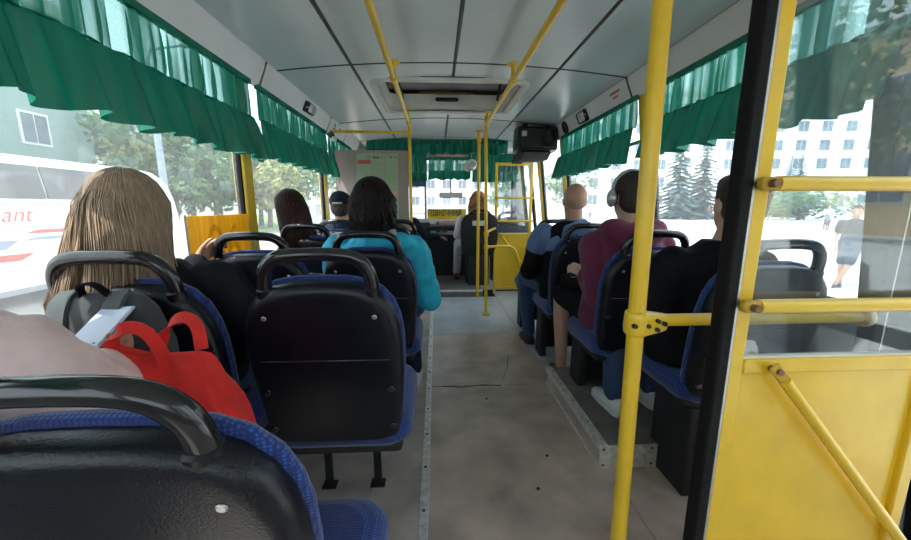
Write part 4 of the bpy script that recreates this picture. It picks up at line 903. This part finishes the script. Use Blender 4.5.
# driver-side woman with curly red hair
S = seated(.55, 4.95, 1.20, head=(.585, 5.12, 1.235), neck=(.58, 5.13, 1.08), top='f_white', bottom='f_lightgrey', shoes='shoe_red', sole='shoe_dark', bulk=.012, top_name='blouse', hip=(.56, 5.24, .68), chest=(.55, 5.18, .88),
    legL=((.47, 5.27, .65), (.33, 5.50, .62), (.30, 5.38, .18)), legR=((.64, 5.27, .65), (.64, 5.50, .64), (.64, 5.44, .18)), toeL=(.1, 1, 0),
    armL=((.36, 5.16, .98), (.30, 5.28, .76), (.40, 5.48, .74)), armR=((.73, 5.16, .98), (.78, 5.28, .76), (.68, 5.48, .74)))
r_, hM, tp, bd = person('woman with curly red hair in white on the front seat', (.56, 5.2, .088), S)
long_hair(r_, hM, 'hair_red', 1.08, 420, 21, flare=1.15, wave=.02, curl=.014, zvar=.04, thick=.006, grow=1.2)

# driver, mostly hidden by the notice panel
seat(protoL, -.52, 4.72, 'driver seat behind the beige notice panel')
S = seated(-.50, 4.72, 1.19, zs=.02, top='f_navy', bottom='f_black', shoes='shoe_dark', bulk=.012, vox=.010, skin='skin_tan',
    armR=((-.31, 4.97, .96), (-.16, 5.06, .76), (.02, 5.16, .745)), handR=((.8, .5, -.1), (0, 0, -1), -1, 30), handL=((.2, .9, 0), (0, 0, -1), -1, 30), legR=((-.41, 5.04, .585), (-.16, 5.36, .60), (-.12, 5.34, .175)), legL=((-.60, 5.04, .585), (-.62, 5.42, .60), (-.62, 5.38, .175)))
r_, hM, tp, bd = person('driver in navy reaching a hand out beside the notice panel', (-.50, 5.0, .088), S); short_hair(r_, hM)

# ------------------------------------------------------------------ bags
t = thing('tote_bag', 'bright red cloth tote bag with looped handles on the seat', 'bag', (-0.593, .76, .50))
mb = MB(); rings = []
for k, (z, w_, d_, lx) in enumerate(((.495, .105, .060, .045), (.51, .135, .082, .04), (.58, .155, .098, .025), (.66, .155, .098, .01), (.735, .145, .085, -.005), (.80, .130, .060, -.018), (.845, .118, .034, -.028), (.868, .112, .018, -.03))):
    ring_ = []
    for j in range(40):
        a = 2 * PI * j / 40; ca, sa = math.cos(a), math.sin(a); sx = (abs(ca) ** .6) * (1 if ca > 0 else -1); sy = (abs(sa) ** .8) * (1 if sa > 0 else -1)
        wr_ = .009 * math.sin(5 * a + k * .9) + .006 * math.sin(9 * a - k * 1.4)
        ring_.append(Vector((-.578 + lx + (w_ * .9 + wr_) * sx, .765 + (d_ + wr_) * sy, z + (.022 * math.sin(2 * a + 1) + .03 * -ca * .6 if k > 4 else 0))))
    rings.append(ring_)
bag = mb.loft(rings, cap=True).build('bag_body', 'f_red', t, smooth='all'); sub = bag.modifiers.new('s', 'SUBSURF'); sub.levels = sub.render_levels = 1
def strap(pts, wdt, name, m, root, thick=.004, side=(0, 1, 0)):
    P = [Vector(p) for p in pts]
    for _ in range(2):
        Q = [P[0]]
        for a, b in zip(P[:-1], P[1:]): Q += [a * .75 + b * .25, a * .25 + b * .75]
        Q.append(P[-1]); P = Q
    sd = Vector(side).normalized(); rings = []
    for i, p in enumerate(P):
        tn = (P[min(i + 1, len(P) - 1)] - P[max(0, i - 1)]).normalized(); s2 = (sd - tn * sd.dot(tn)).normalized(); n2 = tn.cross(s2)
        rings.append([p + s2 * wdt / 2 * a + n2 * thick / 2 * b for a, b in ((-1, -1), (1, -1), (1, 1), (-1, 1))])
    return MB().loft(rings).build(name, m, root, smooth=True)
strap([(-0.688, .752, .845), (-0.683, .750, .90), (-0.653, .752, .935), (-0.608, .752, .925), (-0.583, .752, .875), (-0.578, .752, .835)], .026, 'handle', 'f_red', t, side=(.5, .2, .85))
strap([(-0.633, .80, .85), (-0.618, .82, .91), (-0.583, .825, .935), (-0.548, .82, .915), (-0.533, .80, .86)], .026, 'handle', 'f_red', t, side=(.4, .5, .8))
t = thing('backpack', 'dark grey backpack with lighter straps on the lap of the person in pink', 'bag', (-.80, .86, .62))
mb = MB(); mb.loft([ring((-.815 + dx, .895, z), X_ * a, Y_ * b, 28) for z, a, b, dx in ((.63, .12, .05, 0), (.66, .145, .065, 0), (.75, .150, .068, 0), (.86, .143, .062, .005), (.93, .118, .050, .01), (.965, .08, .034, .01), (.975, .03, .014, .01))])
obj('pack', remesh(mb, .010, 3, .007, seed=9), 'f_grey', t)
for x in (-.885, -.765):
    strap([(x, .895, .975), (x + .005, .858, .955), (x + .008, .836, .90), (x + .005, .826, .80), (x, .826, .70)], .042, 'shoulder_strap', 'f_strap', t, .012, (1, 0, .1))
strap([(-.845, .88, .968), (-.835, .865, 1.0), (-.80, .865, 1.003), (-.785, .88, .97)], .018, 'grab_loop', 'f_black', t, .005, (0, 1, 0))
strap([(-.94, .885, .89), (-.87, .872, .945), (-.76, .872, .945), (-.70, .885, .885)], .012, 'zip', 'f_black', t, .006, (0, .3, 1))

# ------------------------------------------------------------------ outside
ZG, ZP = -.65, -.50
struct(MB().bb(-70, 1.9, -60, 160, ZG - .2, ZG).build('ground', 'asphalt'), 'pale asphalt road outside the windows', 'road')
struct(MB().bb(1.9, 140, -70, 160, ZG - .2, ZP).build('ground', 'plaza'), 'bright paved plaza beyond the right windows', 'plaza')
struct(MB().bb(1.72, 1.9, -70, 160, ZG - .1, ZP + .01).build('trim_3', 'kerb'), 'kerb along the plaza', 'kerb')
struct(MB().bb(-70, -12.0, -30, 160, ZG - .1, ZG + .14).build('ground', 'grass'), 'grass verge under the street trees', 'verge')
# white coach
t = thing('coach', 'white coach with red lettering and coloured stripes on the road', 'coach', (-8.9, 6, ZG)); CXs = -7.6
prof = [(CXs, ZG + .28), (CXs + .02, .6), (CXs - .02, 1.5), (CXs - .10, 1.98), (CXs - .28, 2.12), (-8.9, 2.17), (-9.9, 2.12), (-10.1, 1.9), (-10.2, .6), (-10.2, ZG + .28)]
rings = []
for y, sx, top_ in ((1.0, .9, .92), (1.1, 1, 1), (10.4, 1, 1), (10.9, 1, .985), (11.2, .97, .93), (11.4, .9, .80)):
    rings.append([Vector((-8.9 + (x + 8.9) * sx, y + (.0 if z < 1.2 else -(z - 1.2) * .22 * (1 if y > 10.3 else 0)), ZG + (z - ZG) * (top_ if z > .8 else 1))) for x, z in prof])
MB().loft(rings).build('body', 'coach_white', t, bevel=.03)
for y0, y1 in ((1.4, 2.9), (2.95, 4.45), (4.5, 6.0), (6.05, 7.55), (7.6, 9.1), (9.15, 10.2)):
    MB().loft([[Vector((CXs + .03, y, 1.33)), Vector((CXs - .055, y, 1.93)), Vector((CXs - .12, y, 1.90)), Vector((CXs - .04, y, 1.30))] for y in (y0, y1)]).build('window', 'coach_glass', t)
MB().loft([[Vector((x, 11.42 - (z - .9) * .25, z)) for x, z in ((-7.9, .95), (-9.9, .95), (-9.85, 1.75), (-7.95, 1.75))], [Vector((x, 11.36 - (z - .9) * .25, z)) for x, z in ((-7.9, .95), (-9.9, .95), (-9.85, 1.75), (-7.95, 1.75))]]).build('windscreen', 'coach_glass', t)
MB().bb(CXs + .018, CXs + .03, 1.2, 10.9, 1.20, 1.215).bb(CXs + .018, CXs + .03, 1.2, 10.9, .80, .81).build('body_line', 'f_lightgrey', t)
MB().bb(CXs - .02, CXs + .012, 1.2, 11.0, ZG + .24, ZG + .34).build('skirt', 'grey_plastic', t)
text_obj('lettering', 'ant', 'ink_red', plane_M((CXs + .03, 7.22, 1.02), (0, 1, 0), (0, 0, 1)), .40, t, shear=.35, align='RIGHT', offset=-.004)
def stripe(y0, y1, z, h, m, sl=.0): MB().loft([[Vector((CXs + x_, y0, z - h * .3)), Vector((CXs + x_, y0 + .25, z + h * .5 + sl)), Vector((CXs + x_, y1, z + h * .4 + sl)), Vector((CXs + x_, y1 - .25, z - h * .5))] for x_ in (.014, .026)]).build('stripe', m, t)
stripe(7.05, 8.2, .70, .075, 'ink_red'); stripe(6.2, 7.15, .26, .13, 'ink_red'); stripe(7.6, 9.0, .33, .09, 'ink_red'); stripe(6.1, 6.95, .50, .17, 'lamp_grey'); stripe(7.0, 8.4, .57, .07, 'lamp_grey')
for y in (3.2, 9.2):
    wh = MB().cyl((CXs - .22, y, ZG + .47), (CXs + .02, y, ZG + .47), .47, 24).build('wheel', 'rubber', t, bevel=.03); MB().cyl((CXs, y, ZG + .47), (CXs + .03, y, ZG + .47), .24, 18).build('rim', 'steel', wh, bevel=.02)
# van further up the road
t = thing('van', 'grey blue van on the road ahead beyond the dark haired woman', 'van', (-7.6, 22, ZG))
MB().prism([(20.0, ZG + .25), (20.0, 1.25), (20.2, 1.45), (23.3, 1.45), (24.2, .75), (25.0, .5), (25.05, ZG + .25)], 'x', -8.5, -6.6).build('body', 'car_grey', t, bevel=.06)
MB().bb(-6.6, -6.585, 20.4, 21.6, .65, 1.25).bb(-6.6, -6.585, 21.7, 23.0, .65, 1.25).build('side_window', 'coach_glass', t); MB().bb(-8.3, -6.8, 19.985, 20.0, .6, 1.2).build('rear_window', 'coach_glass', t)
for y in (20.8, 24.2): MB().cyl((-6.8, y, ZG + .33), (-6.58, y, ZG + .33), .33, 18).build('wheel', 'rubber', t)
# houses
def house(label, origin, rt, width, height, depth, m, rows, cols, ww, wh, z0, zstep, x0, xstep, roofm=None, bar=True, group=None):
    O, rt = Vector(origin), Vector(rt).normalized(); out = rt.cross(Z_); M = Matrix((rt, -out, Z_)).transposed().to_4x4(); M.translation = O
    t = thing('building', label, 'building', tuple(O), group)
    MB().bb(0, width, 0, depth, 0, height).xform(M).build('wall', m, t)
    MB().bb(-.3, width + .3, -.3, depth + .3, height, height + .7).xform(M).build('roof', roofm or 'house_pale', t)
    fm = MB().bb(-ww / 2 - .12, ww / 2 + .12, -.06, .0, -wh / 2 - .12, wh / 2 + .12); gm = MB().bb(-ww / 2, -.04, -.09, -.055, -wh / 2, wh / 2).bb(.04, ww / 2, -.09, -.055, -wh / 2, wh / 2)
    fme, gme = fm.mesh('window'), gm.mesh('pane')
    for r_ in range(rows):
        for c in range(cols):
            W = M @ Matrix.Translation((x0 + c * xstep, 0, z0 + r_ * zstep))
            f_ = obj('window', fme, None if fme.materials else 'shoe_white', t); g_ = obj('pane', gme, None if gme.materials else 'house_window', f_)
            f_.matrix_parent_inverse = Matrix.Translation(-O) ; f_.matrix_basis = W; g_.matrix_parent_inverse = Matrix.Identity(4)
    return t
house('pale green rendered house above the white coach', (-22, 9, ZG), (0, 1, 0), 16.4, 12.5, 12, 'house_green', 3, 3, 1.3, 1.5, 2.7, 3.3, 1.8, 5.6)
house('long pale many windowed building across the plaza', (26, 78, ZP), (1, -.12, 0), 92, 24, 14, 'house_grey', 6, 20, 1.9, 2.0, 3.0, 3.6, 3, 4.5)
house('pale yellow building with pairs of tall windows behind the bus', (27, -12, ZP), (-.25, -1, 0), 36, 11.0, 12, 'house_yellow', 2, 9, 1.9, 2.6, 3.2, 4.2, 2.5, 3.9, 'roof_green')
house('pale grey office block at the end of the street', (-16, 92, ZP), (1, 0, 0), 38, 18, 12, 'house_pale', 4, 9, 1.9, 2.0, 3.0, 4.0, 3, 3.9)
house('distant grey block behind the street trees', (-62, 52, ZG), (.8, .35, 0), 40, 15, 12, 'house_grey', 4, 10, 1.8, 1.9, 3.0, 3.4, 2.5, 3.8)
# trees
def tree(label, x, y, z, h, cw, m, seed, cat='tree', n=1500, zc_=.62, group='street trees', leaf=.30):
    rnd = random.Random(seed); t = thing('tree', label, cat, (x, y, z), group)
    tr = MB().tube([(x, y, z), (x + .1, y, z + h * .3), (x - .1, y + .1, z + h * .75)], [.22, .17, .05], 10)
    for k in range(7):
        a = rnd.uniform(0, 6.28); b = rnd.uniform(.35, .65); p0 = Vector((x, y, z + h * b)); tr.tube([p0, p0 + Vector((math.cos(a) * cw * .3, math.sin(a) * cw * .3, h * .12)), p0 + Vector((math.cos(a) * cw * .5, math.sin(a) * cw * .5, h * .2))], [.08, .05, .02], 6)
    tr.build('trunk', 'bark', t, smooth='all')
    cl_ = [(Vector((x + rnd.gauss(0, cw * .24), y + rnd.gauss(0, cw * .24), z + h * rnd.uniform(.34, .95))), rnd.uniform(.14, .26) * cw) for _ in range(26)]
    vs, fs = [], []
    for i in range(n):
        c, r_ = cl_[i % len(cl_)]; q = c + Vector((rnd.gauss(0, 1), rnd.gauss(0, 1), rnd.gauss(0, .8))).normalized() * r_ * rnd.uniform(.5, 1)
        u = Vector((rnd.gauss(0, 1), rnd.gauss(0, 1), rnd.gauss(0, 1))).normalized(); v_ = u.orthogonal().normalized(); s = leaf * rnd.uniform(.6, 1.3)
        b = len(vs); vs += [q - u * s, q + v_ * s * .5, q + u * s, q - v_ * s * .5]; fs.append((b, b + 1, b + 2, b + 3))
    MB().add(vs, fs).build('foliage', m, t); return t
def spruce(label, x, y, z, h, w_, seed, group='spruces on the plaza'):
    rnd = random.Random(seed); t = thing('spruce', label, 'tree', (x, y, z), group)
    MB().tube([(x, y, z), (x, y, z + h)], [.2, .03], 8).build('trunk', 'bark', t)
    vs, fs = [], []
    for lv in range(26):
        f_ = lv / 26; zz = z + h * (.06 + .94 * f_); rr = w_ * (1 - f_) ** .85 + .1
        for k in range(max(7, int(26 * (1 - f_)))):
            a = rnd.uniform(0, 6.28); L = rr * rnd.uniform(.75, 1.1); d = Vector((math.cos(a), math.sin(a), 0)); l = Vector((-d.y, d.x, 0)); dr = L * .35
            for s0, s1 in ((0, .5), (.3, .8), (.6, 1.0)):
                p, q = Vector((x, y, zz)) + d * L * s0 - Z_ * dr * s0, Vector((x, y, zz)) + d * L * s1 - Z_ * dr * s1
                ww = L * .20 * (1.1 - s0); b = len(vs)
                vs += [p, (p + q) / 2 + l * ww + Z_ * rnd.uniform(-.12, .05), q, (p + q) / 2 - l * ww + Z_ * rnd.uniform(-.12, .05)]; fs.append((b, b + 1, b + 2, b + 3))
    MB().add(vs, fs).build('foliage', 'spruce', t); return t
LT = [(-24.5, 31.5, 9, 6.5, 'foliage', 'tall green tree beside the pale green house'), (-19.2, 28.0, 8, 6, 'foliage', 'green tree rising behind the front of the coach'), (-19, 29.5, 7.5, 6.5, 'foliage_yellow', 'yellowing tree behind the grey lamp post'),
      (-15.5, 26.5, 7, 5.5, 'foliage', 'green tree above the yellow number board'), (-15.5, 33, 8, 6.5, 'foliage_yellow', 'yellow green tree beyond the yellow window pillar'), (-13.4, 30, 6, 5, 'foliage_yellow', 'small yellow tree near the dark haired woman'),
      (-14.5, 42, 9, 7, 'foliage', 'green tree far along the verge'), (-25, 36, 9, 8, 'foliage', 'broad green tree at the back of the verge'), (-13, 52, 9, 7, 'foliage_yellow', 'pale tree at the far end of the verge')]
for i, (x, y, h, cw, m, lb) in enumerate(LT): tree(lb, x, y, ZG, h, cw, m, 30 + i)
spruce('spruce with spreading branches before the pale green house', -17.5, 14.2, ZG, 7.2, 3.0, 3, 'spruces')
spruce('tall dark spruce on the plaza near the pedestrians', 30.5, 45, ZP, 13, 3.4, 4); spruce('second tall spruce close beside the pedestrians', 34.5, 46, ZP, 12, 3.2, 5); spruce('spruce standing farther along the plaza', 66, 64, ZP, 11, 3.2, 6); spruce('spruce seen behind the cyclist on the plaza', 52, 52, ZP, 9, 3.0, 8)
for i, (x, y, h, cw, lb) in enumerate(((19.5, -16.5, 10.5, 6.5, 'leafy tree before the pale yellow building'), (18, -27, 9, 6, 'second leafy tree before the pale yellow building'), (44, 42, 3.0, 9, 'low hedge like trees behind the cyclist'), (20.5, 56, 8, 6, 'green tree across the street by the long building'), (11, 60, 7, 5, 'tree beside the road ahead of the bus'))):
    tree(lb, x, y, ZP, h, cw, 'foliage', 60 + i)
# lamp post
t = thing('lamp_post', 'pale grey street lamp post on the verge', 'lamp post', (-12.8, 18.1, ZG)); MB().tube([(-12.8, 18.1, ZG), (-12.8, 18.1, 7.5)], [.17, .12], 14).build('post', 'lamp_grey', t, smooth=True)
MB().tube([(-12.8, 18.1, 7.4), (-12.6, 18.1, 8.0), (-11.2, 18.1, 8.2)], .05, 8).build('arm', 'lamp_grey', t); MB().box((-10.9, 18.1, 8.18), (.7, .25, .12)).build('lamp_head', 'lamp_grey', t, bevel=.03); MB().cyl((-12.8, 18.1, ZG), (-12.8, 18.1, ZG + .5), .22, 14).build('base', 'lamp_grey', t)
# people on the plaza
def standing(x, y, z, f, **kw):
    """f: facing direction angle about z"""
    a = R(f); Mx = Matrix.Translation((x, y, z)) @ Matrix.Rotation(a, 4, 'Z'); q = lambda *p: tuple(Mx @ Vector(p))
    S = dict(head=q(0, .02, 1.57), hyaw=f, hip=q(0, 0, .95), chest=q(0, 0, 1.22), neck=q(0, 0, 1.42), yaw=f, armL=(q(-.18, 0, 1.34), q(-.23, -.03, 1.08), q(-.20, .08, .86)), armR=(q(.18, 0, 1.34), q(.23, -.03, 1.08), q(.20, .08, .86)),
             legL=(q(-.09, 0, .90), q(-.10, .03, .50), q(-.10, 0, .085)), legR=(q(.09, 0, .90), q(.10, .03, .50), q(.10, 0, .085)), toeL=q(0, 1, 0), toeR=q(0, 1, 0))
    d = Mx.to_3x3() @ Vector((0, 1, 0)); S['toeL'] = S['toeR'] = tuple(d); S.update(kw); return S, q
S, q = standing(8.42, 6.87, ZP, 128, top='f_boy', top_name='shirt', bottom='f_boy', bottom_name='shorts', shoes='shoe_dark', sleeve=.55, hem=.85, vox=.012, skin='skin_tan', low=.14)
S['legL'] = (q(-.09, 0, .90), q(-.02, .10, .50), q(.12, .14, .085)); S['legR'] = (q(.09, 0, .90), q(.09, .02, .50), q(.06, -.02, .085)); S['handL'] = (q(0, 0, 0), (0, 0, 1), -1, 20)
dn = Vector((0, 0, -1)); S['handL'] = (dn, (1, 0, 0), -1, 20); S['handR'] = (dn, (-1, 0, 0), 1, 20)
r_, hM, tp, bd = person('boy in dark shirt and shorts standing cross legged on the plaza', (8.42, 6.87, ZP), S, 'people on the plaza'); short_hair(r_, hM)
bx_, by_ = 27.6, 24.3
S, q = standing(bx_, by_, ZP + .12, 140, top='f_white', top_name='shirt', bottom='f_jeans_light', shoes='shoe_dark', vox=.016)
S.update(head=q(0, .12, 1.52), hip=q(0, -.10, .92), chest=q(0, .0, 1.15), neck=q(0, .06, 1.36), armL=(q(-.18, .05, 1.28), q(-.24, .25, 1.05), q(-.24, .48, .98)), armR=(q(.18, .05, 1.28), q(.24, .25, 1.05), q(.24, .48, .98)), legL=(q(-.09, -.08, .86), q(-.11, .20, .55), q(-.12, .02, .17)), legR=(q(.09, -.08, .86), q(.11, .28, .68), q(.12, .18, .34)))
r_, hM, tp, bd = person('cyclist in a white shirt riding across the plaza', (bx_, by_, ZP), S, 'people on the plaza'); short_hair(r_, hM)
t = thing('bicycle', 'dark bicycle ridden across the bright plaza', 'bicycle', (bx_, by_, ZP)); Mx = Matrix.Translation((bx_, by_, ZP)) @ Matrix.Rotation(R(140), 4, 'Z')
for y in (-.52, .55):
    wh = MB().tube([Mx @ Vector((0, y + .33 * math.cos(a), .35 + .33 * math.sin(a))) for a in [2 * PI * k / 24 for k in range(25)]], .022, 6).build('wheel', 'rubber', t)
    sp = MB()
    for k in range(8): sp.cyl(Mx @ Vector((0, y, .35)), Mx @ Vector((0, y + .32 * math.cos(k * PI / 4), .35 + .32 * math.sin(k * PI / 4))), .006, 4)
    sp.build('spokes', 'steel', wh)
fr = MB()
for a, b in (((0, -.52, .35), (0, -.05, .32)), ((0, -.52, .35), (0, -.18, .85)), ((0, -.05, .32), (0, -.20, .95)), ((0, -.18, .82), (0, .38, .85)), ((0, -.05, .32), (0, .40, .75)), ((0, .36, 1.05), (0, .55, .35))): fr.cyl(Mx @ Vector(a), Mx @ Vector(b), .022, 8)
fr.build('frame', 'ink_red', t); MB().tube([Mx @ Vector(p) for p in ((-.27, .42, 1.08), (-.1, .36, 1.06), (.1, .36, 1.06), (.27, .42, 1.08))], .018, 8).build('handlebar', 'black_matte', t); MB().ell(Mx @ Vector((0, -.22, .97)), (.07, .13, .04)).build('saddle', 'black_matte', t, smooth='all')
for i, (x, y, tpm, lb) in enumerate(((33.5, 41, 'f_denim_light', 'walker in a blue top near the plaza spruces'), (32.2, 41.5, 'f_purple', 'walker in a dark red top near the plaza spruces'), (35.6, 42, 'f_white', 'walker in a white top near the plaza spruces'), (18.5, 43, 'f_beige', 'walker in beige far along the plaza'))):
    S, q = standing(x, y, ZP, 30 + 50 * i, top=tpm, bottom='f_jeans', shoes='shoe_dark', vox=.024)
    r_, hM, tp, bd = person(lb, (x, y, ZP), S, 'people on the plaza'); short_hair(r_, hM, 'hair_dark')

S, q = standing(2.15, -.35, ZP, 80, top='f_beige', bottom='f_grey', shoes='shoe_dark', vox=.010, bulk=.02, low=.16)
r_, hM, tp, bd = person('elderly passer-by in a beige coat and pale cap outside the rear door', (2.15, -.35, ZP), S, 'people on the plaza'); short_hair(r_, hM, 'f_lightgrey')
MB().loft([ring(hM @ Vector((0, y_, z)), X_ * a, Y_ * b) for z, a, b, y_ in ((.045, .105, .118, 0), (.075, .108, .122, .005), (.105, .09, .105, .005), (.125, .05, .065, 0))]).build('cap', 'f_lightgrey', r_, smooth='all')
